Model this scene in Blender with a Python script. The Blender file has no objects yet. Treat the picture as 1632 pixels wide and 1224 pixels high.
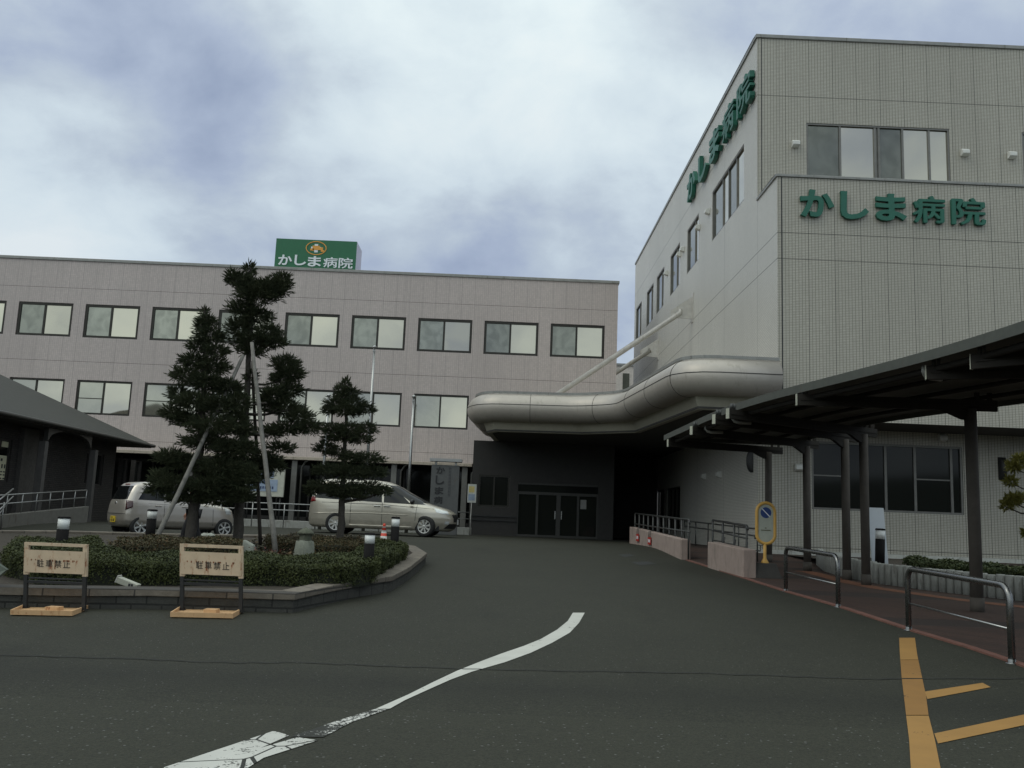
# Hospital forecourt under an overcast sky: two tiled wings, tube-edged entrance canopy, planted bed, walkway.
EXPOSURE = -0.2
SUN_E = 0.45
SKYBACK = .6
SKYTOP = 1.25
# where the cloud deck is thin (negative) or thick (positive), as directions seen from the drive
SKYBLOBS = [(680, 150, 40, -.30), (15, 350, 60, -.75), (110, 190, 45, .62), (330, 200, 120, .2), (420, 90, 200, .14), (620, 330, 90, .2), (950, 430, 60, .3), (1000, 130, 60, -.2), (330, 15, 120, -.2), (60, 10, 120, -.14), (1350, 0, 60, .16)]
ASPH_D, ASPH_L = (.0168, .0168, .0098), (.0245, .0245, .0155)
TILEL_COL, TILEL_MORT = (.49, .425, .40), (.34, .30, .28)
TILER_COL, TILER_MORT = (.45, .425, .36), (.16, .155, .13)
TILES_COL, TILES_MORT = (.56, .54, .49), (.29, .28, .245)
import bpy, bmesh, math, random
import numpy as np
from mathutils import Vector, Matrix
random.seed(7); rng = np.random.default_rng(7)
scene = bpy.context.scene
COL = scene.collection

# ---------------------------------------------------------------- camera
W0, H0, F = 1632.0, 1224.0, 1450.0
PITCH, ROLL, YAW = 0.150853866, 0.0396847555, 0.009255811
CZ = 1.52
def _cam_axes():
    cp, sp = math.cos(PITCH), math.sin(PITCH)
    fw = np.array([0, cp, sp]); up = np.array([0, -sp, cp]); rt = np.array([1., 0, 0])
    c, s = math.cos(ROLL), math.sin(ROLL)
    r2, u2 = c*rt + s*up, -s*rt + c*up
    cy, sy = math.cos(YAW), math.sin(YAW)
    Rz = np.array([[cy, sy, 0], [-sy, cy, 0], [0, 0, 1.]])
    return Rz@r2, Rz@u2, Rz@fw
RT, UP, FW = _cam_axes()
cam_data = bpy.data.cameras.new('camera')
cam = bpy.data.objects.new('camera', cam_data); COL.objects.link(cam)
cam_data.sensor_width = 36; cam_data.lens = F/W0*36
cam_data.clip_start = .05; cam_data.clip_end = 3000
cam.matrix_world = Matrix(((RT[0], UP[0], -FW[0], 0), (RT[1], UP[1], -FW[1], 0), (RT[2], UP[2], -FW[2], CZ), (0, 0, 0, 1)))
scene.camera = cam

# ---------------------------------------------------------------- sky, sun, exposure
SUN_EL, SUN_AZ = math.radians(50), math.radians(245)     # azimuth clockwise from +Y
world = bpy.data.worlds.new('World'); scene.world = world; world.use_nodes = True
nt = world.node_tree; nt.nodes.clear()
def wn(t, **k):
    n = nt.nodes.new(t)
    for a, b in k.items(): setattr(n, a, b)
    return n
wl = nt.links.new
wout = wn('ShaderNodeOutputWorld'); wbg = wn('ShaderNodeBackground')
sky = wn('ShaderNodeTexSky', sky_type='NISHITA', sun_disc=False, sun_elevation=SUN_EL, sun_rotation=SUN_AZ)
tc = wn('ShaderNodeTexCoord'); sep = wn('ShaderNodeSeparateXYZ'); wl(tc.outputs['Generated'], sep.inputs[0])
def wm(op, a, b=None, c=None, clamp=False):
    n = wn('ShaderNodeMath', operation=op); n.use_clamp = clamp
    for i, x in enumerate((a, b, c)):
        if x is None: continue
        if isinstance(x, (int, float)): n.inputs[i].default_value = x
        else: wl(x, n.inputs[i])
    return n.outputs[0]
zc = wm('MAXIMUM', sep.outputs[2], 0.0)
den = wm('ADD', zc, .42)
u = wm('DIVIDE', sep.outputs[0], den); v = wm('DIVIDE', sep.outputs[1], den)
cmb = wn('ShaderNodeCombineXYZ'); wl(u, cmb.inputs[0]); wl(v, cmb.inputs[1])
def wnoise(scale, detail, rough, off):
    mp = wn('ShaderNodeMapping'); mp.inputs['Location'].default_value = off; wl(cmb.outputs[0], mp.inputs[0])
    n = wn('ShaderNodeTexNoise'); n.inputs['Scale'].default_value = scale; n.inputs['Detail'].default_value = detail
    n.inputs['Roughness'].default_value = rough; n.inputs['Distortion'].default_value = .25
    wl(mp.outputs[0], n.inputs['Vector']); return n.outputs['Fac']
nbig = wnoise(1.9, 4, .48, (3.1, 7.4, 0)); nsm = wnoise(5.0, 9, .57, (1.2, 4.4, 2))
def blob(dx, dy, dz, sharp):     # a brighter or thicker patch of the cloud deck round one compass direction
    L = math.sqrt(dx*dx+dy*dy+dz*dz)
    vm = wn('ShaderNodeVectorMath', operation='DOT_PRODUCT'); wl(tc.outputs['Generated'], vm.inputs[0])
    vm.inputs[1].default_value = (dx/L, dy/L, dz/L)
    return wm('POWER', wm('MAXIMUM', vm.outputs['Value'], 0.0), sharp)
def pdir(px, py):
    d = RT*(px-W0/2)/F - UP*(py-H0/2)/F + FW
    return tuple(d/np.linalg.norm(d))
dens = wm('ADD', wm('MULTIPLY', nbig, .8), wm('MULTIPLY', nsm, .52)); dens = wm('MULTIPLY_ADD', dens, 1.5, -.49)
for (px, py, sharp, amt) in SKYBLOBS:
    dens = wm('ADD', dens, wm('MULTIPLY', blob(*pdir(px, py), sharp), amt))
ramp = wn('ShaderNodeValToRGB'); wl(dens, ramp.inputs[0])
er = ramp.color_ramp.elements
er[0].position, er[0].color = .10, (.90, .99, 1.05, 1)
er[1].position, er[1].color = .86, (.34, .42, .60, 1)
for p, c in ((.27, (.80, .92, 1.01, 1)), (.40, (.71, .83, .94, 1)), (.54, (.57, .67, .80, 1)), (.68, (.45, .54, .72, 1))):
    e = er.new(p); e.color = c
# thin bright cloud on the sun's side, behind the viewer, and the brighter zenith of an overcast sky
glow = wm('ADD', wm('MULTIPLY', blob(-.55, -.75, .6, 2.0), SKYBACK), wm('MULTIPLY', blob(0, 0, 1, 2.6), SKYTOP))
gl = wn('ShaderNodeVectorMath', operation='SCALE'); gl.inputs[0].default_value = (1.14, 1.03, .70); wl(glow, gl.inputs['Scale'])
ga = wn('ShaderNodeVectorMath', operation='ADD'); wl(gl.outputs[0], ga.inputs[0]); ga.inputs[1].default_value = (.93, .93, .93)
vs = wn('ShaderNodeVectorMath', operation='MULTIPLY'); wl(ramp.outputs[0], vs.inputs[0]); wl(ga.outputs[0], vs.inputs[1])
ss = wn('ShaderNodeVectorMath', operation='SCALE'); wl(sky.outputs[0], ss.inputs[0]); ss.inputs['Scale'].default_value = .1
mx = wn('ShaderNodeMix', data_type='RGBA'); mx.inputs[0].default_value = .95
wl(ss.outputs[0], mx.inputs[6]); wl(vs.outputs[0], mx.inputs[7])
wl(mx.outputs[2], wbg.inputs[0]); wbg.inputs[1].default_value = 1.0
wl(wbg.outputs[0], wout.inputs[0])
sd = bpy.data.lights.new('sun', 'SUN'); sd.energy = SUN_E; sd.angle = math.radians(25); sd.color = (1, .955, .88)
sun = bpy.data.objects.new('sun', sd); COL.objects.link(sun)
sdir = Vector((math.sin(SUN_AZ)*math.cos(SUN_EL), math.cos(SUN_AZ)*math.cos(SUN_EL), math.sin(SUN_EL)))
sun.rotation_euler = (-sdir).to_track_quat('-Z', 'Y').to_euler(); sun.location = sdir*60
scene.view_settings.view_transform = 'Standard'; scene.view_settings.look = 'None'
scene.view_settings.gamma = 1; scene.view_settings.exposure = EXPOSURE

# ---------------------------------------------------------------- photo rays to places
_GY = [-60, 0, 5, 10, 15, 20, 25, 30, 34, 60, 2000]
_GH = [1.52, 1.52, 1.43, 1.32, 1.18, 1.05, .86, .605, .59, .59, .59]
def _pchip():
    x = np.array(_GY, float); y = np.array(_GH, float)
    h = np.diff(x); d = np.diff(y)/h; m = np.zeros_like(y); m[0] = d[0]; m[-1] = d[-1]
    for i in range(1, len(x)-1):
        if d[i-1]*d[i] > 0:
            w1, w2 = 2*h[i]+h[i-1], h[i]+2*h[i-1]; m[i] = (w1+w2)/(w1/d[i-1]+w2/d[i])
    return x, y, h, m
_px, _py, _ph, _pm = _pchip()
def G(y):
    y = min(max(y, -60), 1999); i = min(max(int(np.searchsorted(_px, y))-1, 0), len(_ph)-1)
    t = (y-_px[i])/_ph[i]; h = _ph[i]
    H = _py[i]*(1+2*t)*(1-t)**2 + h*_pm[i]*t*(1-t)**2 + _py[i+1]*t*t*(3-2*t) + h*_pm[i+1]*t*t*(t-1)
    return CZ-H
def ray(px, py): return RT*(px-W0/2)/F - UP*(py-H0/2)/F + FW
C0 = np.array([0, 0, CZ])
def PY(px, py, Y): d = ray(px, py); return Vector(C0+d*(Y/d[1]))
def PX(px, py, X): d = ray(px, py); return Vector(C0+d*(X/d[0]))
def PZ(px, py, Z): d = ray(px, py); return Vector(C0+d*((Z-CZ)/d[2]))
def PG(px, py, off=0.0):
    d = ray(px, py); d = d/d[1]; a, b = .5, 300.
    f = lambda t: CZ+d[2]*t-G(t)-off
    t0 = a; f0 = f(a)
    for t in np.arange(.7, 120, .2):
        if f(t)*f0 <= 0:
            lo, hi = t0, t
            for _ in range(40):
                m = (lo+hi)/2
                if f(m)*f0 <= 0: hi = m
                else: lo = m
            return Vector(C0+d*lo)
        t0 = t
    return Vector(C0+d*120)
def proj(p):
    d = np.array(p)-C0; z = d@FW; return W0/2+F*(d@RT)/z, H0/2-F*(d@UP)/z

# ---------------------------------------------------------------- scene objects
def chain(o):
    m = Matrix.Identity(4)
    while o is not None: m = o.matrix_basis @ m; o = o.parent
    return m
def tag(o, label=None, cat=None, group=None, kind=None):
    if label: o['label'] = label
    if cat: o['category'] = cat
    if group: o['group'] = group
    if kind: o['kind'] = kind
    return o
def thing(name, label, cat, loc=(0, 0, 0), rotz=0, group=None):
    o = bpy.data.objects.new(name, None); COL.objects.link(o); o.empty_display_size = .2
    o.location = loc; o.rotation_euler = (0, 0, rotz)
    return tag(o, label, cat, group)
def dup(o, parent=None):
    c = o.copy(); COL.objects.link(c); c.parent = parent
    for ch in list(o.children): dup(ch, c)
    return c

class MB:
    def __init__(s): s.v = []; s.f = []; s.m = []; s.s = []
    def add(s, vs, fs, m=0, smooth=False):
        o = len(s.v); s.v += [tuple(x) for x in vs]
        for f in fs: s.f.append(tuple(i+o for i in f)); s.m.append(m); s.s.append(smooth)
        return s
    def quad(s, a, b, c, d, m=0): return s.add((a, b, c, d), ((0, 1, 2, 3),), m)
    def box(s, p, q, m=0):
        x0, y0, z0 = [min(a, b) for a, b in zip(p, q)]; x1, y1, z1 = [max(a, b) for a, b in zip(p, q)]
        return s.add([(x, y, z) for z in (z0, z1) for y in (y0, y1) for x in (x0, x1)],
                     ((0, 2, 3, 1), (4, 5, 7, 6), (0, 1, 5, 4), (2, 6, 7, 3), (0, 4, 6, 2), (1, 3, 7, 5)), m)
    def hexa(s, b, t, m=0):      # four bottom corners, four top corners
        return s.add(list(b)+list(t), ((3, 2, 1, 0), (4, 5, 6, 7), (0, 1, 5, 4), (1, 2, 6, 5), (2, 3, 7, 6), (3, 0, 4, 7)), m)
    def bar(s, a, b, w, h, m=0, up=(0, 0, 1)):
        a, b = Vector(a), Vector(b); d = (b-a).normalized(); up = Vector(up)
        if abs(d.dot(up)) > .98: up = Vector((1, 0, 0))
        x = d.cross(up).normalized()*w/2; y = x.cross(d).normalized()*h/2
        return s.hexa((a-x-y, a+x-y, a+x+y, a-x+y), (b-x-y, b+x-y, b+x+y, b-x+y), m)
    def tube(s, pts, r, n=10, m=0, cap=True, smooth=True):
        P = [Vector(p) for p in pts]; R = r if isinstance(r, (list, tuple)) else [r]*len(P)
        vs = []; ref = None
        for i, p in enumerate(P):
            t = (P[min(i+1, len(P)-1)]-P[max(i-1, 0)]).normalized()
            if ref is None:
                ref = Vector((0, 0, 1)) if abs(t.z) < .9 else Vector((1, 0, 0))
            x = t.cross(ref).normalized(); y = x.cross(t).normalized(); ref = y
            for k in range(n):
                a = 2*math.pi*k/n; vs.append(p+x*math.cos(a)*R[i]+y*math.sin(a)*R[i])
        fs = [(i*n+k, i*n+(k+1) % n, (i+1)*n+(k+1) % n, (i+1)*n+k) for i in range(len(P)-1) for k in range(n)]
        s.add(vs, fs, m, smooth)
        if cap:
            o = len(vs)
            s.add(vs[:n], (tuple(range(n)),), m); s.add(vs[o-n:], (tuple(range(n-1, -1, -1)),), m)
        return s
    def prism(s, poly, z0, z1, m=0, caps=True):      # poly: 2-D points counter-clockwise, z may be a function of (x,y)
        n = len(poly); f0 = z0 if callable(z0) else (lambda x, y: z0); f1 = z1 if callable(z1) else (lambda x, y: z1)
        vs = [(x, y, f0(x, y)) for x, y in poly]+[(x, y, f1(x, y)) for x, y in poly]
        fs = [(i, (i+1) % n, n+(i+1) % n, n+i) for i in range(n)]
        if caps: fs += [tuple(range(n-1, -1, -1)), tuple(range(n, 2*n))]
        return s.add(vs, fs, m)
    def lathe(s, prof, c=(0, 0, 0), n=16, m=0, smooth=True, axis=None, cap=True):
        c = Vector(c); vs = []
        for r, z in prof:
            for k in range(n):
                a = 2*math.pi*k/n; p = Vector((r*math.cos(a), r*math.sin(a), z))
                if axis is not None: p = axis @ p
                vs.append(c+p)
        fs = [(i*n+k, i*n+(k+1) % n, (i+1)*n+(k+1) % n, (i+1)*n+k) for i in range(len(prof)-1) for k in range(n)]
        s.add(vs, fs, m, smooth)
        if cap and prof[0][0] > 1e-4: s.add(vs[:n], (tuple(range(n-1, -1, -1)),), m)
        if cap and prof[-1][0] > 1e-4: s.add(vs[-n:], (tuple(range(n)),), m)
        return s
    def ellip(s, c, r, n=14, k=9, m=0):
        return s.lathe2(c, r, n, k, m)
    def lathe2(s, c, r, n, k, m):
        vs = []; c = Vector(c)
        for i in range(k+1):
            a = math.pi*i/k-math.pi/2
            for j in range(n):
                b = 2*math.pi*j/n; vs.append(c+Vector((r[0]*math.cos(a)*math.cos(b), r[1]*math.cos(a)*math.sin(b), r[2]*math.sin(a))))
        return s.add(vs, [(i*n+j, i*n+(j+1) % n, (i+1)*n+(j+1) % n, (i+1)*n+j) for i in range(k) for j in range(n)], m, True)
    def build(s, name, mats, parent=None, loc=None, bevel=0, local=False, fixn=True):
        me = bpy.data.meshes.new(name)
        vs = s.v
        if not local:
            inv = chain(parent).inverted() if parent is not None else (Matrix.Translation(Vector(loc)).inverted() if loc is not None else None)
            if inv is not None: vs = [tuple(inv @ Vector(p)) for p in vs]
        me.from_pydata(vs, [], s.f)
        if not isinstance(mats, (list, tuple)): mats = [mats]
        for m in mats: me.materials.append(m)
        me.polygons.foreach_set('material_index', s.m); me.polygons.foreach_set('use_smooth', s.s)
        if fixn and len(s.f) < 6000:
            bm = bmesh.new(); bm.from_mesh(me); bmesh.ops.remove_doubles(bm, verts=bm.verts, dist=1e-5)
            bmesh.ops.recalc_face_normals(bm, faces=bm.faces); bm.to_mesh(me); bm.free()
        me.update()
        o = bpy.data.objects.new(name, me); COL.objects.link(o)
        if parent is not None: o.parent = parent
        elif loc is not None: o.location = loc
        if bevel:
            b = o.modifiers.new('bevel', 'BEVEL'); b.width = bevel; b.segments = 2; b.limit_method = 'ANGLE'
        return o

# ---------------------------------------------------------------- materials
def _new(name):
    m = bpy.data.materials.new(name); m.use_nodes = True; t = m.node_tree
    return m, t, t.nodes['Principled BSDF']
class N:     # small node-writing helper
    def __init__(s, t): s.t = t
    def n(s, typ, **k):
        x = s.t.nodes.new(typ)
        for a, b in k.items(): setattr(x, a, b)
        return x
    def put(s, sock, v):
        if isinstance(v, bpy.types.NodeSocket): s.t.links.new(v, sock)
        elif isinstance(v, (tuple, list)): sock.default_value = tuple(v) if len(v) != 3 or len(sock.default_value) == 3 else (*v, 1)
        else: sock.default_value = v
    def math(s, op, a, b=None, c=None):
        x = s.n('ShaderNodeMath', operation=op)
        for i, v in enumerate((a, b, c)):
            if v is not None: s.put(x.inputs[i], v)
        return x.outputs[0]
    def mix(s, f, a, b, mode='MIX'):
        x = s.n('ShaderNodeMix', data_type='RGBA', blend_type=mode); s.put(x.inputs[0], f); s.put(x.inputs[6], a); s.put(x.inputs[7], b); return x.outputs[2]
    def noise(s, vec, scale, detail=3, rough=.5):
        x = s.n('ShaderNodeTexNoise'); s.put(x.inputs['Vector'], vec) if vec is not None else None
        x.inputs['Scale'].default_value = scale; x.inputs['Detail'].default_value = detail; x.inputs['Roughness'].default_value = rough
        return x.outputs['Fac']
    def rng(s, v, a, b, c=0., d=1.):
        x = s.n('ShaderNodeMapRange'); s.put(x.inputs[0], v)
        for i, q in enumerate((a, b, c, d)): x.inputs[i+1].default_value = q
        return x.outputs[0]
    def scalevec(s, v, k):
        x = s.n('ShaderNodeVectorMath', operation='MULTIPLY'); s.put(x.inputs[0], v); x.inputs[1].default_value = k; return x.outputs[0]
def mat(name, col, rough=.6, metal=0., var=.18, scale=5., bump=0., bscale=40., spec=.5, coat=0., dirt=0., dirtcol=(.08, .06, .045)):
    m, t, b = _new(name); q = N(t)
    pos = q.n('ShaderNodeTexCoord').outputs['Object']
    f = q.noise(pos, scale, 5, .6); f2 = q.noise(pos, scale*7.3, 3, .5)
    k = q.math('ADD', q.math('MULTIPLY', f, .7), q.math('MULTIPLY', f2, .3))
    c = q.mix(q.rng(k, .3, .7), tuple(x*(1-var) for x in col), tuple(min(1, x*(1+var)) for x in col))
    if dirt:
        g = q.noise(q.scalevec(pos, (2.2, 2.2, .5)), 2.5, 6, .65)
        c = q.mix(q.rng(g, .62-dirt*.2, .74, 0, .85), c, dirtcol)
    q.put(b.inputs['Base Color'], c); b.inputs['Metallic'].default_value = metal
    q.put(b.inputs['Roughness'], q.rng(f2, .2, .8, max(.02, rough-.08), min(1, rough+.08)))
    b.inputs['Specular IOR Level'].default_value = spec; b.inputs['Coat Weight'].default_value = coat; b.inputs['Coat Roughness'].default_value = .06
    if bump:
        bp = q.n('ShaderNodeBump'); bp.inputs['Strength'].default_value = bump; bp.inputs['Distance'].default_value = .02
        q.put(bp.inputs['Height'], q.noise(pos, bscale, 4, .6)); q.put(b.inputs['Normal'], bp.outputs[0])
    return m
def tile(name, col, mortar, tw, th, gw, gh, panel_u, panel_v, pw, rough=.4, v0=0., u0=0., var=.07, PJ=.35):
    """small wall tiles laid in a plain grid with wider panel joints, running along whichever wall they are on"""
    m, t, b = _new(name); q = N(t)
    geo = q.n('ShaderNodeNewGeometry'); sp = q.n('ShaderNodeSeparateXYZ'); q.put(sp.inputs[0], geo.outputs['Position'])
    sn = q.n('ShaderNodeSeparateXYZ'); q.put(sn.inputs[0], geo.outputs['True Normal'])
    side = q.math('GREATER_THAN', q.math('ABSOLUTE', sn.outputs[0]), .6)
    U = q.math('ADD', q.math('MULTIPLY', side, sp.outputs[1]), q.math('MULTIPLY', q.math('SUBTRACT', 1., side), sp.outputs[0]))
    U = q.math('SUBTRACT', U, u0); V = q.math('SUBTRACT', sp.outputs[2], v0)
    def joint(c, per, w): return q.math('LESS_THAN', q.math('FRACT', q.math('DIVIDE', q.math('ADD', c, 1000*per), per)), w/per)
    j = q.math('MAXIMUM', joint(U, tw, gw), joint(V, th, gh))
    p = joint(U, panel_u, pw)
    if panel_v: p = q.math('MAXIMUM', p, joint(V, panel_v, pw))
    cv = q.n('ShaderNodeCombineXYZ'); q.put(cv.inputs[0], q.math('FLOOR', q.math('DIVIDE', U, tw))); q.put(cv.inputs[1], q.math('FLOOR', q.math('DIVIDE', V, th)))
    wnz = q.n('ShaderNodeTexWhiteNoise', noise_dimensions='2D'); q.put(wnz.inputs['Vector'], cv.outputs[0])
    c = q.mix(wnz.outputs['Value'], tuple(x*(1-var) for x in col), tuple(x*(1+var) for x in col))
    big = q.noise(q.scalevec(geo.outputs['Position'], (.35, .35, .12)), 1.2, 5, .6)
    c = q.mix(q.rng(big, .35, .7, 0, .55), c, tuple(x*.78 for x in col))
    st = q.noise(q.scalevec(geo.outputs['Position'], (3.2, 3.2, .13)), 1.5, 4, .6)
    c = q.mix(q.rng(st, .55, .8, 0, .42), c, tuple(x*.62 for x in col))
    c = q.mix(j, c, mortar); c = q.mix(p, c, tuple(x*PJ for x in mortar))
    q.put(b.inputs['Base Color'], c); b.inputs['Roughness'].default_value = rough
    q.put(b.inputs['Roughness'], q.math('ADD', q.math('MULTIPLY', j, .4), rough))
    bp = q.n('ShaderNodeBump'); bp.inputs['Strength'].default_value = .25; bp.inputs['Distance'].default_value = .004
    q.put(bp.inputs['Height'], q.math('SUBTRACT', 1., j)); q.put(b.inputs['Normal'], bp.outputs[0])
    return m
def glassy(name, col, metal, rough=.03, wob=.0, pattern=0., pcol=(0, 0, 0)):
    m, t, b = _new(name); q = N(t); pos = q.n('ShaderNodeNewGeometry').outputs['Position']
    c = col
    if pattern:
        d = q.n('ShaderNodeVectorMath', operation='ADD'); q.put(d.inputs[0], pos); dn = q.n('ShaderNodeTexNoise'); q.put(dn.inputs['Vector'], pos); dn.inputs['Scale'].default_value = .9
        sc = q.n('ShaderNodeVectorMath', operation='SCALE'); q.put(sc.inputs[0], dn.outputs['Color']); sc.inputs['Scale'].default_value = 1.1; q.put(d.inputs[1], sc.outputs[0])
        f = q.noise(q.scalevec(d.outputs[0], (1., 1., .8)), 2.6, 2, .4)
        c = q.mix(q.rng(f, .36, .66, 0, pattern), col, pcol)
    q.put(b.inputs['Base Color'], c); b.inputs['Metallic'].default_value = metal; b.inputs['Roughness'].default_value = rough
    if wob:
        bp = q.n('ShaderNodeBump'); bp.inputs['Strength'].default_value = wob; bp.inputs['Distance'].default_value = .05
        q.put(bp.inputs['Height'], q.noise(pos, .8, 1)); q.put(b.inputs['Normal'], bp.outputs[0])
    return m
# ---------------------------------------------------------------- material palette
def tile_wall(name, col, mortar, tw, th, gw, gh, panel_u, zlines, pw, u0=0., rough=.4, var=.07, PJ=.35):
    m = tile(name, col, mortar, tw, th, gw, gh, panel_u, 0, pw, rough=rough, u0=u0, var=var, PJ=PJ)
    t = m.node_tree; q = N(t); b = t.nodes['Principled BSDF']
    src = b.inputs['Base Color'].links[0].from_socket
    geo = q.n('ShaderNodeNewGeometry'); sp = q.n('ShaderNodeSeparateXYZ'); q.put(sp.inputs[0], geo.outputs['Position'])
    acc = 0.
    for z in zlines:
        h = q.math('LESS_THAN', q.math('ABSOLUTE', q.math('SUBTRACT', sp.outputs[2], z)), pw*.5)
        acc = q.math('MAXIMUM', acc, h)
    if zlines: q.put(b.inputs['Base Color'], q.mix(acc, src, tuple(x*.25 for x in mortar)))
    return m
def asphalt_mat():
    m, t, b = _new('asphalt'); q = N(t); pos = q.n('ShaderNodeNewGeometry').outputs['Position']
    big = q.noise(pos, .22, 5, .55); mid = q.noise(pos, 1.7, 5, .6); fine = q.noise(pos, 55, 2, .6)
    c = q.mix(q.rng(big, .35, .68), ASPH_D, ASPH_L)
    c = q.mix(q.rng(mid, .38, .72, 0, .55), c, tuple(x*.66 for x in ASPH_D))
    c = q.mix(q.rng(fine, .45, .62, 0, .75), c, tuple(x*1.7 for x in ASPH_L)); c = q.mix(q.rng(q.noise(pos, 21, 4, .7), .5, .68, 0, .55), c, tuple(x*.5 for x in ASPH_D))
    vo = q.n('ShaderNodeTexVoronoi'); q.put(vo.inputs['Vector'], pos); vo.inputs['Scale'].default_value = 34
    vcol = q.n('ShaderNodeSeparateColor'); q.put(vcol.inputs[0], vo.outputs['Color'])
    speck = q.math('MULTIPLY', q.math('LESS_THAN', vo.outputs['Distance'], .2), q.math('GREATER_THAN', vcol.outputs[0], .955))
    c = q.mix(q.math('MULTIPLY', speck, .5), c, (.34, .34, .32))
    sp = q.n('ShaderNodeSeparateXYZ'); q.put(sp.inputs[0], pos)      # older, coarser surface nearest the street, beyond a straight joint
    near = q.math('LESS_THAN', q.math('ADD', sp.outputs[1], q.math('MULTIPLY', q.noise(pos, 3., 2), .08)), PG(816, 1137).y)
    c = q.mix(q.math('MULTIPLY', near, q.rng(q.noise(pos, 60, 2, .7), .4, .66, .05, .85)), c, tuple(x*1.4 for x in ASPH_L))
    spk2 = q.math('MULTIPLY', q.math('MULTIPLY', q.math('LESS_THAN', vo.outputs['Distance'], .3), q.math('GREATER_THAN', vcol.outputs[1], .94)), near); c = q.mix(q.math('MULTIPLY', spk2, .6), c, (.16, .16, .15))
    band = q.rng(q.math('ABSOLUTE', q.math('SUBTRACT', sp.outputs[1], PG(816, 1098).y)), .0, .75, .45, 0); c = q.mix(band, c, tuple(x*.45 for x in ASPH_D))
    st = q.noise(q.scalevec(pos, (.9, .35, 1)), 1.1, 4, .6)      # old tyre and oil darkening in the drive
    c = q.mix(q.rng(st, .6, .78, 0, .45), c, tuple(x*.5 for x in ASPH_D))
    q.put(b.inputs['Base Color'], c); b.inputs['Roughness'].default_value = .82; b.inputs['Specular IOR Level'].default_value = .35
    bp = q.n('ShaderNodeBump'); bp.inputs['Strength'].default_value = .55; bp.inputs['Distance'].default_value = .008
    q.put(bp.inputs['Height'], q.math('ADD', q.noise(pos, 70, 3, .7), q.math('MULTIPLY', vo.outputs['Distance'], .4))); q.put(b.inputs['Normal'], bp.outputs[0])
    return m
def paint_mat(name, col, wear, crack):
    """road paint whose worn places and cracks show the asphalt below"""
    m, t, b = _new(name); q = N(t); pos = q.n('ShaderNodeNewGeometry').outputs['Position']
    c = q.mix(q.rng(q.noise(pos, 2.4, 5, .6), .3, .7), tuple(x*.84 for x in col), col)
    w = q.noise(pos, 38, 5, .7); w2 = q.noise(pos, 3.2, 4, .6)
    gone = q.math('GREATER_THAN', q.math('ADD', q.math('MULTIPLY', w, .5), q.math('MULTIPLY', w2, .5)), 1-wear)
    if crack:
        vo = q.n('ShaderNodeTexVoronoi', feature='DISTANCE_TO_EDGE'); q.put(vo.inputs['Vector'], q.scalevec(pos, (1, 1, 0))); vo.inputs['Scale'].default_value = crack
        gone = q.math('MAXIMUM', gone, q.math('LESS_THAN', vo.outputs['Distance'], .016))
    c = q.mix(gone, c, tuple(x*.85 for x in ASPH_D)); q.put(b.inputs['Base Color'], c); b.inputs['Roughness'].default_value = .7
    return m
def block_mat(name, col, bw, bh, dark, v0=0, joint=.012):
    m, t, b = _new(name); q = N(t); pos = q.n('ShaderNodeNewGeometry'); P = pos.outputs['Position']
    sp = q.n('ShaderNodeSeparateXYZ'); q.put(sp.inputs[0], P)
    u = q.math('ADD', sp.outputs[0], q.math('MULTIPLY', sp.outputs[1], .83))
    cb = q.n('ShaderNodeCombineXYZ'); q.put(cb.inputs[0], u); q.put(cb.inputs[1], q.math('SUBTRACT', sp.outputs[2], v0))
    br = q.n('ShaderNodeTexBrick'); q.put(br.inputs['Vector'], cb.outputs[0]); br.inputs['Scale'].default_value = 1
    br.inputs['Brick Width'].default_value = bw; br.inputs['Row Height'].default_value = bh; br.inputs['Mortar Size'].default_value = joint
    br.inputs['Color1'].default_value = (*[x*.8 for x in col], 1); br.inputs['Color2'].default_value = (*[x*1.2 for x in col], 1); br.inputs['Mortar'].default_value = (*dark, 1)
    n = q.noise(P, 9, 6, .65); c = q.mix(q.rng(n, .35, .7, 0, .55), br.outputs['Color'], tuple(x*.5 for x in col))
    q.put(b.inputs['Base Color'], c); b.inputs['Roughness'].default_value = .88
    bp = q.n('ShaderNodeBump'); bp.inputs['Strength'].default_value = .6; bp.inputs['Distance'].default_value = .02
    q.put(bp.inputs['Height'], q.math('ADD', q.noise(P, 22, 5, .7), q.math('MULTIPLY', br.outputs['Fac'], -.8))); q.put(b.inputs['Normal'], bp.outputs[0])
    return m
def rust_mat(name, col, rust=.5):
    m, t, b = _new(name); q = N(t); pos = q.n('ShaderNodeTexCoord').outputs['Object']
    c = q.mix(q.rng(q.noise(pos, 9, 4), .3, .7), tuple(x*.85 for x in col), col)
    f = q.noise(q.scalevec(pos, (1.6, 1.6, .55)), 11, 6, .7); k = q.rng(f, .63-.12*rust, .7, 0, 1)
    c = q.mix(k, c, (.28, .085, .025)); c = q.mix(q.rng(f, .66, .76, 0, .9), c, (.07, .03, .018))
    q.put(b.inputs['Base Color'], c); b.inputs['Roughness'].default_value = .68
    return m
def foliage_mat(name, a, bcol, c3):
    m, t, b = _new(name); q = N(t); pos = q.n('ShaderNodeTexCoord').outputs['Object']
    oi = q.n('ShaderNodeNewGeometry').outputs['Random Per Island']
    c = q.mix(q.rng(q.noise(pos, 2.1, 3), .35, .65), a, bcol); c = q.mix(q.math('MULTIPLY', q.math('GREATER_THAN', oi, .82), .8), c, c3)
    q.put(b.inputs['Base Color'], c); b.inputs['Roughness'].default_value = .65; b.inputs['Specular IOR Level'].default_value = .3
    return m
ASPHALT = asphalt_mat()
Mt = {}
def defmat(k, *a, **kw): Mt[k] = mat(k, *a, **kw)
defmat('bronze_frame', (.035, .033, .028), .42, .6)
defmat('grey_frame', (.17, .165, .15), .45, .5)
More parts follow.
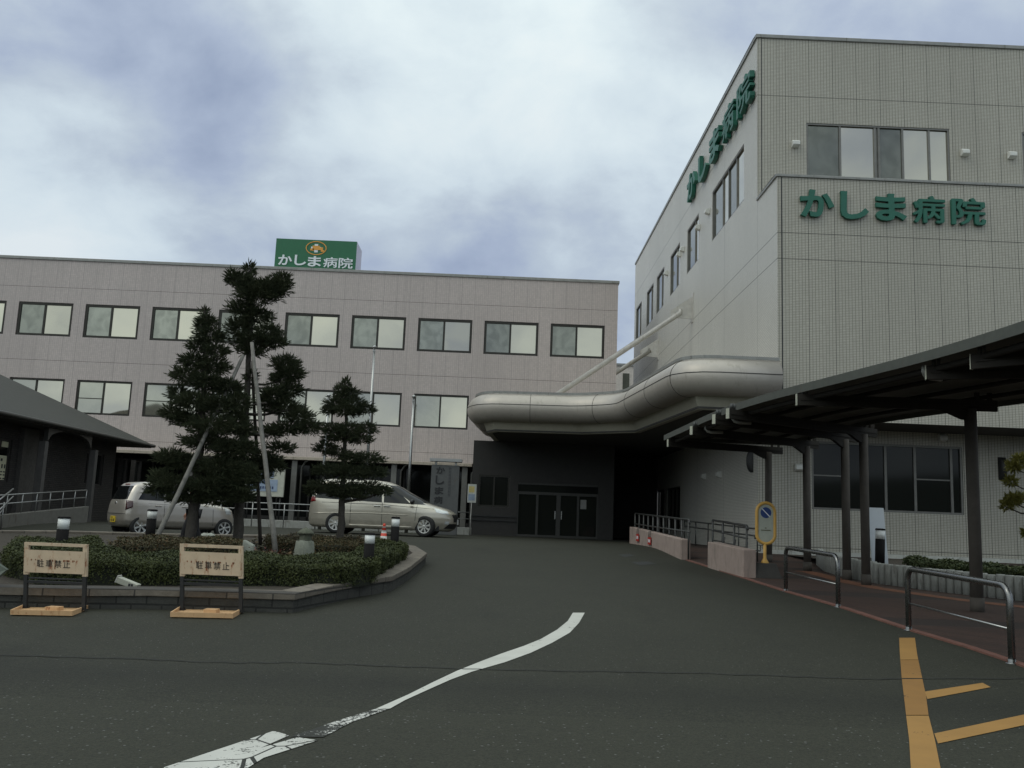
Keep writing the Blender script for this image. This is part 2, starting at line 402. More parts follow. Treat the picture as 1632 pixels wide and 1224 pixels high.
defmat('coping', (.25, .25, .235), .5, .3, dirt=.15)
defmat('concrete', (.34, .34, .31), .85, dirt=.3, bump=.3)
defmat('pale_concrete', (.46, .46, .42), .85, dirt=.2, bump=.2)
defmat('pink_render', (.33, .255, .22), .85, var=.14, dirt=.45, dirtcol=(.16, .13, .11), bump=.4, bscale=60)
defmat('steel', (.36, .36, .35), .3, .9, var=.08)
defmat('dull_steel', (.34, .34, .33), .42, .75, var=.12)
defmat('brown_pipe', (.085, .075, .065), .75, 0., dirt=.12, spec=.15)
defmat('rail_grey', (.055, .056, .053), .4, .3)
defmat('hoop_steel', (.2, .2, .195), .27, .9, var=.04)
defmat('canopy_beam', (.03, .027, .023), .75, 0., spec=.15)
defmat('beam_end', (.42, .42, .34), .6, .1)
defmat('canopy_roof', (.075, .079, .066), .7, 0., dirt=.2)
defmat('silver_panel', (.45, .41, .36), .47, .35, var=.06, dirt=.22, dirtcol=(.3, .27, .22))
defmat('tan_panel', (.36, .34, .27), .5, .15, var=.08, dirt=.15, dirtcol=(.3, .28, .22))
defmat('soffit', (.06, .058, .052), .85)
defmat('white_plastic', (.62, .62, .58), .45)
defmat('elbow_grey', (.27, .27, .24), .5)
defmat('white_steel', (.52, .5, .46), .45, .2, dirt=.2, dirtcol=(.3, .24, .18))
defmat('dark_metal', (.03, .03, .03), .45, .4)
defmat('black_plastic', (.016, .016, .017), .45)
defmat('rubber', (.014, .014, .014), .8)
defmat('letter_green', (.011, .115, .075), .5, var=.12)
defmat('sign_green', (.008, .125, .05), .42, var=.06)
defmat('white_paint', (.74, .77, .8), .45, var=.04)
defmat('orange_paint', (.72, .33, .05), .5, var=.05)
defmat('lilac_panel', (.45, .45, .55), .5, var=.05)
defmat('dark_roof', (.036, .035, .028), .75, var=.2, scale=3, bump=.4)
defmat('gutter', (.07, .068, .062), .45, .3)
defmat('house_trim', (.045, .04, .036), .6)
defmat('soil', (.045, .036, .026), .95, var=.35, scale=6, bump=1., bscale=30)
defmat('stone', (.33, .34, .3), .9, var=.25, scale=7, dirt=.35, dirtcol=(.12, .13, .1), bump=.6)
defmat('bark', (.055, .048, .04), .9, var=.35, scale=14, bump=1., bscale=26)
defmat('old_wood', (.19, .18, .16), .85, var=.3, scale=8, dirt=.4, dirtcol=(.07, .065, .055), bump=.6)
defmat('dark_wood', (.05, .042, .034), .85, var=.3)
defmat('yellow_plastic', (.62, .36, .085), .45, var=.1, dirt=.15, dirtcol=(.3, .16, .05))
defmat('pole_yellow', (.42, .38, .14), .55, dirt=.2)
defmat('red_sign', (.42, .03, .02), .5)
defmat('cone_red', (.62, .055, .025), .5)
defmat('notice_paper', (.62, .6, .42), .7, var=.08)
defmat('notice_blue', (.3, .37, .48), .7)
defmat('notice_yellow', (.6, .5, .2), .7)
defmat('black_ink', (.02, .02, .022), .7)
defmat('grey_board', (.085, .087, .086), .6, var=.15, dirt=.2)
defmat('skin', (.45, .23, .16), .5)
defmat('black_cloth', (.018, .018, .021), .9)
defmat('hair', (.012, .01, .009), .5)
defmat('lamp_lens', (.78, .79, .76), .35, var=.06)
defmat('bollard_dark', (.011, .01, .01), .8, spec=.15)
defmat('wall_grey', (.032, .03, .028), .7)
Mt['screen_glass'] = glassy('screen_glass', (.25, .255, .22), .8, .10, 0, .65, (.155, .16, .14))
Mt['window_glass'] = glassy('window_glass', (.50, .475, .395), .93, .025, .06)
Mt['lower_screen_glass'] = glassy('lower_screen_glass', (.40, .39, .33), .85, .05, 0, .4, (.33, .33, .28))
Mt['grey_glass'] = glassy('grey_glass', (.19, .195, .165), .7, .08, 0, .7, (.13, .135, .115))
Mt['dark_glass'] = glassy('dark_glass', (.012, .013, .012), 0., .06); Mt['dark_glass'].node_tree.nodes['Principled BSDF'].inputs['Specular IOR Level'].default_value = .22
Mt['car_glass'] = glassy('car_glass', (.008, .009, .009), 0., .03); Mt['car_glass'].node_tree.nodes['Principled BSDF'].inputs['Specular IOR Level'].default_value = .32
Mt['brick_dark'] = block_mat('brick_dark', (.05, .044, .039), .22, .07, (.028, .026, .024))
Mt['curb_block'] = block_mat('curb_block', (.055, .054, .047), .42, .4, (.016, .016, .014), v0=-.09)
Mt['curb_cap'] = block_mat('curb_cap', (.17, .145, .115), .62, .5, (.05, .045, .04))
Mt['paver'] = block_mat('paver', (.052, .026, .017), .21, .105, (.024, .015, .011))
Mt['barrier_paint'] = rust_mat('barrier_paint', (.58, .45, .31), .5)
Mt['barrier_base'] = rust_mat('barrier_base', (.60, .37, .185), .62)

# ---------------------------------------------------------------- lettering
_glyph = {}
def glyph(ch, off):
    if (ch, off) in _glyph: return _glyph[(ch, off)]
    c = bpy.data.curves.new('lettering', 'FONT'); c.body = ch; c.size = 1; c.offset = off; c.extrude = .5; c.resolution_u = 3
    o = bpy.data.objects.new('lettering', c); COL.objects.link(o)
    me = bpy.data.meshes.new_from_object(o.evaluated_get(bpy.context.evaluated_depsgraph_get()))
    vs = np.array([v.co[:] for v in me.vertices]); fs = [tuple(p.vertices) for p in me.polygons]
    bpy.data.objects.remove(o); bpy.data.curves.remove(c); bpy.data.meshes.remove(me)
    lo, hi = vs.min(0), vs.max(0); vs = (vs-lo)/(hi-lo)
    _glyph[(ch, off)] = (vs, fs); return vs, fs
def put_glyph(mb, ch, off, fn, m=0):     # fn(u, v, w): u right, v up, w outward, each 0..1
    if off > .012 and ch in '病院':           # many-stroked letters are thickened by shifted layers, each a hair lower
        vs, fs = glyph(ch, 0); e = off*.75
        for k, (dx, dy) in enumerate(((0, 0), (e, 0), (-e, 0), (0, e*.6), (0, -e*.6), (e*.7, e*.45), (-e*.7, -e*.45))): mb.add([fn(p[0]*(1-2*e)+e+dx, p[1]*(1-1.2*e)+.6*e+dy, p[2]*(1-.012*k)) for p in vs], fs, m)
        return
    vs, fs = glyph(ch, off); mb.add([fn(*p) for p in vs], fs, m)

# ---------------------------------------------------------------- the ground, the drive and its markings
def sheet(name, polys, m, off, kind='structure', step=.6):
    """flat marking cut into short strips so that it follows the slope of the drive"""
    mb = MB()
    for poly in polys:
        pts = []
        n = len(poly)
        for i in range(n):
            a, b = poly[i], poly[(i+1) % n]; k = max(1, int(math.hypot(b[0]-a[0], b[1]-a[1])/step))
            for j in range(k): pts.append((a[0]+(b[0]-a[0])*j/k, a[1]+(b[1]-a[1])*j/k))
        mb.add([(x, y, G(y)+off) for x, y in pts], (tuple(range(len(pts))),))
    bm = None
    o = mb.build(name, m, fixn=False)
    bm = bmesh.new(); bm.from_mesh(o.data); bmesh.ops.triangulate(bm, faces=bm.faces); bmesh.ops.recalc_face_normals(bm, faces=bm.faces)
    if sum(f.normal.z for f in bm.faces) < 0: bmesh.ops.reverse_faces(bm, faces=bm.faces)
    bm.to_mesh(o.data); bm.free()
    return tag(o, kind=kind)
def strip(pts, wl_, wr_=None):     # a ribbon round a ground line as list of quads
    wr_ = wl_ if wr_ is None else wr_
    out = []
    nn = []
    for i, p in enumerate(pts):
        a = Vector(pts[max(i-1, 0)][:2]); b = Vector(pts[min(i+1, len(pts)-1)][:2]); d = (b-a).normalized(); nn.append((-d.y, d.x))
    for i in range(len(pts)-1):
        p, q2 = pts[i], pts[i+1]; n1, n2 = nn[i], nn[i+1]
        out.append([(p[0]+n1[0]*wl_, p[1]+n1[1]*wl_), (p[0]-n1[0]*wr_, p[1]-n1[1]*wr_), (q2[0]-n2[0]*wr_, q2[1]-n2[1]*wr_), (q2[0]+n2[0]*wl_, q2[1]+n2[1]*wl_)])
    return out
mb = MB(); ys = list(np.arange(-60, 60, 1.0))+[60, 80, 120, 200, 400, 800, 1990]; xs = [-900, -200, -60, -30, -15, 0, 15, 30, 60, 200, 900]
mb.add([(x, y, G(y)) for y in ys for x in xs], [(j*len(xs)+i, j*len(xs)+i+1, (j+1)*len(xs)+i+1, (j+1)*len(xs)+i) for j in range(len(ys)-1) for i in range(len(xs)-1)], 0, True)
tag(mb.build('asphalt_ground', ASPHALT, fixn=False), kind='structure')
mb = MB(); hx = [-260+20*i for i in range(27)]; hz = [(-75, 0.), (-85, .55), (-97, .85), (-115, 1.), (-150, .9), (-220, 0.)]
mb.add([(x, y, G(y)-.3+f*(11+2.5*math.sin(x*.021)+1.6*math.sin(x*.067+1))) for y, f in hz for x in hx], [(j*27+i, j*27+i+1, (j+1)*27+i+1, (j+1)*27+i) for j in range(5) for i in range(26)], 0, True)
tag(mb.build('added_sky_block_hill', mat('sky_block_green', (.035, .045, .022), .95, var=.5, scale=.3), fixn=False), kind='structure')  # added unseen hill behind the camera, blocks low sky and darkens glass reflections
def g2(px, py): p = PG(px, py); return (p.x, p.y)
white = paint_mat('white_road_paint', (.56, .55, .495), .375, 0); worn = paint_mat('worn_white_road_paint', (.56, .55, .50), .432, 2.2)
vworn = paint_mat('scraped_white_road_paint', (.62, .61, .56), .50, 4.2)
yellow = paint_mat('yellow_road_paint', (.35, .185, .045), .375, 0)
up = [(913, 977), (905, 990), (888, 1004), (862, 1019), (835, 1030), (800, 1042), (768, 1054), (728, 1070), (690, 1088), (650, 1108), (598, 1131)]
lo = [(932, 977), (923, 993), (908, 1009), (880, 1025), (846, 1041), (805, 1056), (753, 1071), (718, 1084), (680, 1101), (645, 1117), (622, 1130)]
sheet('white_line', [[g2(*a) for a in (up[i], up[i+1], lo[i+1], lo[i])] for i in range(len(up)-1)], white, .005)
sheet('scraped_white_line', [[g2(*a) for a in q] for q in ([(598, 1131), (622, 1130), (560, 1152), (540, 1149)], [(540, 1149), (560, 1152), (515, 1176), (463, 1175)])], vworn, .005)
sheet('worn_white_line', [[g2(*a) for a in ((436, 1166), (461, 1173), (362, 1217), (330, 1260), (170, 1290), (262, 1224))], [g2(*a) for a in ((474, 1176), (507, 1181), (420, 1209), (340, 1260), (275, 1290), (345, 1214))]], worn, .005)
yl = [(1433, 1016), (1458, 1016), (1462, 1045), (1470, 1082), (1476, 1110), (1480, 1141), (1490, 1180), (1500, 1230), (1515, 1300)]
yll = [(1433, 1016), (1434, 1040), (1437, 1080), (1440, 1105), (1444, 1140), (1449, 1180), (1452, 1230), (1457, 1300)]
yellow_b = paint_mat('dull_yellow_road_paint', (.285, .14, .03), .39, 0)
def ycut(P, y): 
    for (a, b), (c, d) in zip(P[:-1], P[1:]):
        if b <= y <= d: t = (y-b)/(d-b); return (a+(c-a)*t, y)
def yseg(y0, y1): return [ycut(yll, y0)]+[p for p in yll if y0 < p[1] < y1]+[ycut(yll, y1)]+([ycut(yl[1:], y1)]+[p for p in yl[1:] if y0 < p[1] < y1][::-1]+[ycut(yl[1:], y0)])
sheet('yellow_line', [[g2(*a) for a in yseg(1017, 1052)], [g2(*a) for a in yseg(1141.5, 1299)]], yellow, .005)
sheet('yellow_line', [[g2(*a) for a in yseg(1052.5, 1081.5)], [g2(*a) for a in yseg(1083, 1140.5)]], yellow_b, .005)
sheet('yellow_branch_line', [[g2(*a) for a in ((1474, 1103), (1478, 1115), (1579, 1096), (1566, 1089))], [g2(*a) for a in ((1489, 1170), (1495, 1186), (1640, 1155), (1700, 1141), (1700, 1123), (1640, 1138))]], yellow, .005)
crack_px = [(-60, 1043), (0, 1045), (120, 1049), (240, 1052), (300, 1055), (380, 1057), (470, 1057), (560, 1060), (650, 1064), (740, 1067), (830, 1069), (960, 1071), (1100, 1073), (1240, 1078), (1340, 1082), (1400, 1083), (1500, 1082), (1632, 1082), (1720, 1083)]
cp_ = []
for (a, b), (c, d) in zip(crack_px[:-1], crack_px[1:]):
    for k in range(4): t = k/4; cp_.append((a+(c-a)*t, b+(d-b)*t+random.uniform(-.9, .9)))
defmat('crack_black', (.012, .012, .011), .95)
sheet('pavement_crack', strip([g2(*p) for p in cp_], .011, .011), Mt['crack_black'], .008)
for q, k in (([(985, 884), (1003, 883), (1012, 886), (995, 888)], 0), ([(1005, 896), (1032, 895), (1046, 899), (1020, 901)], 1)):
    sheet('manhole_patch', [[g2(*a) for a in q]], mat('manhole_iron', (.025, .026, .025), .8), .005)

# paved footpath with its pink kerb along the drive
kerb_px = [(1092, 893), (1127, 904), (1184, 922), (1205, 929), (1252, 944), (1335.6, 968), (1390, 986), (1450, 1006), (1540, 1033), (1620, 1060), (1720, 1096), (1830, 1140), (1950, 1200)]
KERB = [g2(*p) for p in kerb_px]
def ribbon_box(name, pts, w, h, m, z0=-.05, side=1):
    mb = MB(); L, R = [], []
    for i, p in enumerate(pts):
        a = Vector(pts[max(i-1, 0)]); b = Vector(pts[min(i+1, len(pts)-1)]); d = (b-a).normalized(); n = Vector((-d.y, d.x))*side
        L.append(Vector(p)); R.append(Vector(p)+n*w)
    for i in range(len(pts)-1):
        q = (L[i], R[i], R[i+1], L[i+1])
        mb.hexa([(p.x, p.y, G(p.y)+z0) for p in q], [(p.x, p.y, G(p.y)+h) for p in q])
    return mb, R
kmb, inner = ribbon_box('kerb', KERB, .11, .022, None)
defmat('kerb_pink', (.17, .075, .055), .85, var=.25, dirt=.3, dirtcol=(.08, .05, .04), bump=.4)
tag(kmb.build('path_kerb', Mt['kerb_pink']), kind='structure')
path = [(p.x, p.y) for p in inner]+[(16, 3), (16, 28.4), (8.3, 28.4), (8.3, 40), (KERB[0][0], 40)]
sheet('brick_footpath', [path], Mt['paver'], .014)
defmat('orange_paver', (.15, .055, .024), .85, var=.35, scale=9, dirt=.35, dirtcol=(.05, .03, .02))
bandpx = [(1225, 903), (1290, 913), (1320, 921), (1350, 929), (1400, 939), (1490, 952), (1567, 962), (1632, 969), (1720, 980)]
sheet('orange_paving_band', strip([g2(*p) for p in bandpx], .22, .2), Mt['orange_paver'], .019)
# ---------------------------------------------------------------- walls with openings and windows
def wall(mb, fn, u0, u1, v0, v1, holes=(), reveal=.1, m=0):
    """a wall face fn(u, v, depth) with rectangular openings and their reveals; v0 and v1 may be given per u as functions"""
    us = sorted({u0, u1, *[h[0] for h in holes], *[h[1] for h in holes]}); vs = sorted({v0, v1, *[h[2] for h in holes], *[h[3] for h in holes]})
    us = [u for u in us if u0-1e-6 <= u <= u1+1e-6]; vs = [v for v in vs if v0-1e-6 <= v <= v1+1e-6]
    for a, b in zip(us[:-1], us[1:]):
        for c, d in zip(vs[:-1], vs[1:]):
            if any(h[0]-1e-6 <= a and b <= h[1]+1e-6 and h[2]-1e-6 <= c and d <= h[3]+1e-6 for h in holes): continue
            mb.quad(fn(a, c, 0), fn(b, c, 0), fn(b, d, 0), fn(a, d, 0), m)
    for h in holes:
        a, b, c, d = h; r = reveal
        for p, q in (((a, c), (b, c)), ((b, c), (b, d)), ((b, d), (a, d)), ((a, d), (a, c))):
            mb.quad(fn(*p, 0), fn(*q, 0), fn(*q, r), fn(*p, r), m)
def fbox(mb, fn, a, b, c, d, w0, w1, m=0):
    mb.hexa((fn(a, c, w0), fn(b, c, w0), fn(b, c, w1), fn(a, c, w1)), (fn(a, d, w0), fn(b, d, w0), fn(b, d, w1), fn(a, d, w1)), m)
def window(parent, fn, h, cols, frame, fw=.07, mull=.05, dep=.09, rails=(), name='window'):
    """h = (u0,u1,v0,v1); cols = list of (share, material); rails = (column, height share)"""
    a, b, c, d = h; mb = MB()
    e = .002
    fbox(mb, fn, a+e, b-e, c+e, c+fw, dep-.06, dep+.03); fbox(mb, fn, a+e, b-e, d-fw, d-e, dep-.06, dep+.03)
    fbox(mb, fn, a+e, a+fw, c+fw, d-fw, dep-.06, dep+.03); fbox(mb, fn, b-fw, b-e, c+fw, d-fw, dep-.06, dep+.03)
    tot = sum(s for s, _ in cols); u = a+fw; spans = []
    for i, (s, m) in enumerate(cols):
        w = (b-a-2*fw)*s/tot; spans.append((u, u+w, m)); u += w
        if i < len(cols)-1: fbox(mb, fn, u-mull/2, u+mull/2, c+fw, d-fw, dep-.045, dep+.03)
    for k, hs in rails:
        z = c+fw+(d-c-2*fw)*hs; fbox(mb, fn, spans[k][0]+.01, spans[k][1]-.01, z-.02, z+.02, dep-.035, dep+.01)
    wobj = mb.build(name, frame, parent)
    for i, (p, q, m) in enumerate(spans):
        g = MB(); dd = dep+.004*(i % 2)
        g.quad(fn(p+.001, c+fw, dd), fn(q-.001, c+fw, dd), fn(q-.001, d-fw, dd), fn(p+.001, d-fw, dd)); g.build('pane', m, wobj)
    return wobj
def coping(mb, pts, w0, w1, z, h, m=0):
    for a, b in zip(pts[:-1], pts[1:]): mb.bar((*a, z), (*b, z), w1-w0, h, m)

# ---------------------------------------------------------------- left hospital wing
YL = 47.0
zt = (PY(438, 427.5, YL).z+PY(985, 454, YL).z+PY(0, 411.6, YL).z)/3
zj1 = (PY(0, 571.5, YL).z+PY(982, 610.5, YL).z)/2; zj2 = (PY(473, 714.3, YL).z+PY(747.6, 722.9, YL).z)/2
xr_ = PY(984, 520, YL).x; xl_ = -52.0
TILE_L = tile_wall('pink_grey_tile', TILEL_COL, TILEL_MORT, .1, .1, .012, .005, .69, [zj1, zj2, zj1+3.9], .018, u0=xr_, PJ=.9)
lw = thing('hospital_wing', 'long pinkish grey tiled hospital wing with rows of bronze framed windows behind the trees', 'building', (-20, YL, G(YL)))
x1 = PY(30.6, 479.6, YL).x; x9 = PY(877.9, 515.4, YL).x; pit = (x9-x1)/8
ww = PY(644.6, 505.1, YL).x-PY(558.1, 502.4, YL).x
z1b, z1t = (PY(556.4, 555.6, YL).z+PY(20+5, 532.6, YL).z)/2, (PY(558.1, 502.4, YL).z+PY(30.6, 479.6, YL).z)/2
z2t = (PY(121.5, 604.3, YL).z+PY(659.3, 627.6, YL).z)/2; z2b = z2t-(z1t-z1b)
fL = lambda u_, v_, d: (u_, YL+d, v_)
SCR = [Mt['screen_glass']]+[glassy('screen_glass_%s' % w, tuple(x*k for x in (.25, .255, .22)), .8, .1, 0, .65, tuple(x*k for x in (.15, .155, .135))) for w, k in (('dim', .75), ('light', 1.2), ('deep', .6))]
PAN = [Mt['window_glass']]+[glassy('window_glass_%s' % w, tuple(x*k for x in (.5, .475, .395)), .93, .03, .12) for w, k in (('light', 1.12), ('dim', .88))]
holes1 = [(x1+pit*i, x1+pit*i+ww, z1b, z1t) for i in range(-5, 9)]; holes2 = [(x1+pit*i, x1+pit*i+ww, z2b, z2t) for i in range(-5, 9)]
mb = MB(); wall(mb, fL, xl_, xr_, G(YL)-.3, zt, holes1+holes2, .14)
mb.quad((xr_, YL, G(YL)-.3), (xr_, YL+15, G(YL)-.3), (xr_, YL+15, zt), (xr_, YL, zt)); mb.quad((xl_, YL+15, zt-.3), (xl_, YL+.01, zt-.3), (xr_, YL+.01, zt-.3), (xr_, YL+15, zt-.3)); mb.quad((xl_, YL+15, G(YL)), (xr_, YL+15, G(YL)), (xr_, YL+15, zt), (xl_, YL+15, zt))
mb.build('wall', TILE_L, lw)
mb = MB(); mb.box((xl_, YL-.06, zt), (xr_+.06, YL+.3, zt+.16)); mb.box((xr_-.3, YL+.3, zt), (xr_+.06, YL+15, zt+.16)); mb.build('parapet_coping', Mt['coping'], lw, bevel=.02)
for i, h in enumerate(holes1): window(lw, fL, h, [(1, SCR[(i*7+i*i) % 4]), (1.08, PAN[(i*5+i*i) % 3])], Mt['bronze_frame'], .125, .1, .1)
for i, h in enumerate(holes2): window(lw, fL, h, [(1, Mt['lower_screen_glass']), (1.08, Mt['window_glass'])], Mt['bronze_frame'], .1, .08, .1, rails=[(0, .47)] if i % 3 != 2 else [])
# ground floor arcade: lean-to roof on posts in front of dark shop-like glazing
YA = 44.2; ze = PY(600, 737.5, YA).z; xe = PY(752, 741, YA).x
mb = MB(); mb.hexa(((xl_, YA, ze), (xe, YA, ze), (xe, YL-.01, ze+.12), (xl_, YL-.01, ze+.12)), ((xl_, YA, ze+.13), (xe, YA, ze+.13), (xe, YL-.01, ze+.32), (xl_, YL-.01, ze+.32)))
defmat('lean_to_sheet', (.42, .36, .29), .6, .1, dirt=.25); mb.build('lean_to_roof', Mt['lean_to_sheet'], lw)
for px in (305, 468, 627, 740):
    p = PY(px, 770, YA+.35); mb = MB(); mb.box((p.x-.13, p.y-.1, G(YA)-.05), (p.x+.13, p.y+.1, ze+.05)); mb.tube([(p.x+.34, p.y, G(YA)), (p.x+.34, p.y, ze-.35), (p.x+.5, p.y-.1, ze-.1), (p.x+.7, p.y-.2, ze+.02)], .045, 8); mb.build('arcade_post', Mt['grey_frame'], lw)
mb = MB(); mb.box((xl_, YL-.25, G(YL)), (xe, YL-.02, ze+.1)); mb.build('ground_floor_glazing', Mt['dark_glass'], lw)
mb = MB()
for i in range(40):
    x = xe-.3-i*1.6
    mb.box((x-.04, YL-.3, G(YL)), (x+.04, YL-.255, ze))
mb.box((xl_, YL-.3, G(YL)), (xe, YL-.255, G(YL)+.45)); mb.build('glazing_bars', Mt['house_trim'], lw)

def rail_fence(name, label, a, b, h, posts, rails, r=.025, pr=.03, m='steel', cat='railing', group=None):
    a, b = Vector(a), Vector(b); t = thing(name, label, cat, a, 0, group)
    for hz in rails:
        mb = MB(); mb.tube([a+Vector((0, 0, hz)), b+Vector((0, 0, hz))], r, 8); mb.build('rail', Mt[m], t)
    for i in range(posts):
        p = a.lerp(b, i/(posts-1)); mb = MB(); mb.tube([p-Vector((0, 0, .03)), p+Vector((0, 0, h))], pr, 8); mb.build('post', Mt[m], t)
    return t
p = PY(250, 810, 38); q = PY(508, 815, 38); zg = G(38)
rail_fence('guard_rail', 'two bar steel guard rail before the long wing, left of the minivan', (p.x, 38, zg), (q.x+2.5, 38, zg), 1.0, 8, (.98, .72), .022, .022, 'dull_steel')
p = PY(716, 800, 38.5)
rail_fence('guard_rail', 'short two bar steel guard rail between the minivan nose and the entrance wall', (p.x-.6, 38.5, zg), (PY(751, 800, 38.5).x, 38.5, zg), .95, 3, (.93, .66), .022, .022, 'dull_steel')
mb = MB(); mb.box((PY(250, 830, 38.8).x, 38.6, zg-.1), (PY(752, 830, 38.8).x, 39.0, zg+.3)); tag(mb.build('low_curb_wall', Mt['concrete'], None, (-8, 38.8, zg), bevel=.015), 'low concrete border wall under the steel guard rail before the long wing', 'low wall')

# roof sign on the left wing
YS = YL+.35
a = PY(441, 379, YS); b = PY(569.5, 386.5, YS); c = PY(437, 427, YS); z0, z1 = (c.z+PY(566, 432, YS).z)/2, (a.z+b.z)/2
sx0, sx1 = (a.x+c.x)/2, (b.x+PY(566, 432, YS).x)/2
t = thing('rooftop_sign', 'green box sign with white lettering standing on the roof of the long wing', 'sign', ((sx0+sx1)/2, YS, zt))
mb = MB(); mb.box((sx0, YS, z0), (sx1, YS+1.7, z1)); o = mb.build('sign_box', [Mt['lilac_panel']], t)
mb = MB(); mb.box((sx0, YS-.03, z0), (sx1, YS-.002, z1)); fpan = mb.build('sign_face', Mt['sign_green'], t)
mb = MB(); mb.box((sx0, YS-.02, zt-.2), (sx1, YS+1.7, z0-.003)); mb.build('sign_base', Mt['white_steel'], t)
wS, hS = sx1-sx0, z1-z0
def pan(u_, v_, w_=0): return (sx0+wS*u_, YS-.034-w_, z0+hS*v_)
# face bounding boxes measured on the photo: share of width and height
for ch, (u0, u1, v0, v1) in zip('かしま病院', ((.045, .215, .1, .45), (.245, .39, .11, .46), (.41, .575, .09, .44), (.6, .775, .08, .43), (.79, .965, .07, .43))):
    mb = MB(); put_glyph(mb, ch, .022, lambda x, y, w: pan(u0+(u1-u0)*x, v0+(v1-v0)*y, .03*w)); mb.build('letter', Mt['white_paint'], t)
mb = MB(); ring = []
for k in range(48):
    an = 2*math.pi*k/48; ring.append((.5+.128*math.cos(an), .72+.235*math.sin(an), .5+.118*math.cos(an), .72+.208*math.sin(an)))
for k in range(48):
    A, B = ring[k], ring[(k+1) % 48]; mb.hexa((pan(A[0], A[1]), pan(B[0], B[1]), pan(B[2], B[3]), pan(A[2], A[3])), (pan(A[0], A[1], .02), pan(B[0], B[1], .02), pan(B[2], B[3], .02), pan(A[2], A[3], .02)))
mb.build('emblem_ring', Mt['orange_paint'], t)
mb = MB()
for (u0, u1, v0, v1, m, w) in ((.478, .522, .575, .855, 0, .012), (.437, .56, .665, .765, 0, .014), (.455, .545, .66, .80, 1, .02), (.475, .585, .655, .75, 1, .022), (.43, .475, .63, .70, 1, .02), (.56, .60, .60, .66, 1, .02)):
    mb.box(pan(u0, v0, 0), pan(u1, v1, w), m)
mb.build('emblem_cross', [Mt['white_paint'], Mt['orange_paint']], t)

# flag poles before the left wing
for (tx, ty, bx, by, Yp, lab) in ((597, 553, 574, 845, 37.5, 'tall silver flag pole rising behind the minivan, crossing a window of the upper row'), (659.5, 632, 646, 850, 37.5, 'shorter silver pole nearest the entrance canopy, beside the grey name board'), (524, 630, 503, 845, 37.5, 'thin silver pole half hidden by the small pruned spruce')):
    top = PY(tx, ty, Yp); t = thing('flag_pole', lab, 'flag pole', (top.x, Yp, G(Yp)), 0, 'silver flag poles before the long wing')
    mb = MB(); mb.tube([(top.x, Yp, G(Yp)), (top.x, Yp, (G(Yp)+top.z)/2), (top.x, Yp, top.z-.03)], [.075, .062, .05], 12); mb.build('pole', Mt['steel'], t)
    mb = MB(); mb.lathe([(.05, 0), (.085, .02), (.085, .07), (.03, .12)], (top.x, Yp, top.z-.05), 12); mb.build('pole_cap', Mt['steel'], t)
    mb = MB(); mb.box((top.x-.05, Yp-.14, top.z-.22), (top.x+.05, Yp-.05, top.z-.16)); mb.build('halyard_pulley', Mt['dull_steel'], t)

# pale building far behind, in the gap
mb = MB(); Yb = 75.; p = PY(985, 583, Yb); p2 = PY(1030, 585, Yb)
bb = thing('distant_building', 'small pale building far back in the gap between the two hospital wings', 'building', (p.x, Yb, G(Yb)))
mb.box((p.x-3, Yb, G(Yb)), (p2.x+4, Yb+8, p.z)); mb.build('wall', mat('far_render', (.55, .5, .45), .8), bb)
mb = MB(); mb.box((p.x-3.1, Yb-.1, p.z), (p2.x+4.1, Yb+8.1, p.z+.2)); mb.build('roof_edge', Mt['coping'], bb)
q = PY(996, 612, Yb); mb = MB(); mb.box((q.x-.2, Yb-.05, q.z-1.2), (q.x+.35, Yb-.001, q.z+.9)); mb.build('window', Mt['grey_glass'], bb)

# ---------------------------------------------------------------- right hospital wing
YF = 26.5; YU = 28.5
XR = PY(1238.5, 300, YF).x
zpar = (PY(1238.7, 282.1, YF).z+PY(1632, 298.3, YF).z)/2
YU = PX(1206.8, 80, XR).y
ztop = (PY(1207, 60, YU).z+PY(1632, 80, YU).z)/2
YB = (PX(1012.6, 423.5, XR).y+PX(1010.5, 560, XR).y)/2
zso = (PY(1405.7, 673.6, YF).z+PY(1632, 682.8, YF).z)/2
jz = [PY(1246, 370.5, YF).z, PY(1244, 411.7, YF).z, PY(1208, 151.3, YU).z]
zbase = PY(1400, 876.5, YU).z
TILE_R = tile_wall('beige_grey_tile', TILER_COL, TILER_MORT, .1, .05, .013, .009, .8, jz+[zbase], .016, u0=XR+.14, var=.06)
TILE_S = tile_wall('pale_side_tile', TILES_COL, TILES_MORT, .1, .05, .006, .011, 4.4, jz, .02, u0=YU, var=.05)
rw = thing('hospital_wing', 'tall beige grey tiled hospital wing on the right with green lettering on two faces', 'building', (XR+8, YU, G(YU)))
fF = lambda u_, v_, d: (u_, YF+d, v_); fU = lambda u_, v_, d: (u_, YU+d, v_); fS = lambda u_, v_, d: (XR+d, u_, v_)
XE = 34.0
def sxz(pts): ys_ = [PX(x, y, XR) for x, y in pts]; return (ys_[0].y+ys_[2].y)/2, (ys_[1].y+ys_[3].y)/2, ys_
z1_ = lambda s: 0
def orig(x, y): return (1000+x/3.823, 260+y/3.823)
side_px = [((517, 165), (710, -52), (515, 478), (710, 220)), ((365, 400), (435, 300), (362, 680), (432, 590)), ((262, 550), (320, 475), (260, 812), (316, 738)), ((178, 688), (224, 625), (176, 920), (221, 868)), ((118, 775), (159, 722), (115, 1000), (156, 950)), ((55, 878), (90, 832), (48, 1085), (80, 1040))]
sh = []; zs0 = []; zs1 = []
for w in side_px:
    P4 = [PX(*orig(*a), XR) for a in w]; sh.append(((P4[1].y+P4[3].y)/2, (P4[0].y+P4[2].y)/2)); zs1.append((P4[0].z+P4[1].z)/2); zs0.append((P4[2].z+P4[3].z)/2)
zw0, zw1 = float(np.mean(zs0[:3])), float(np.mean(zs1[:3]))
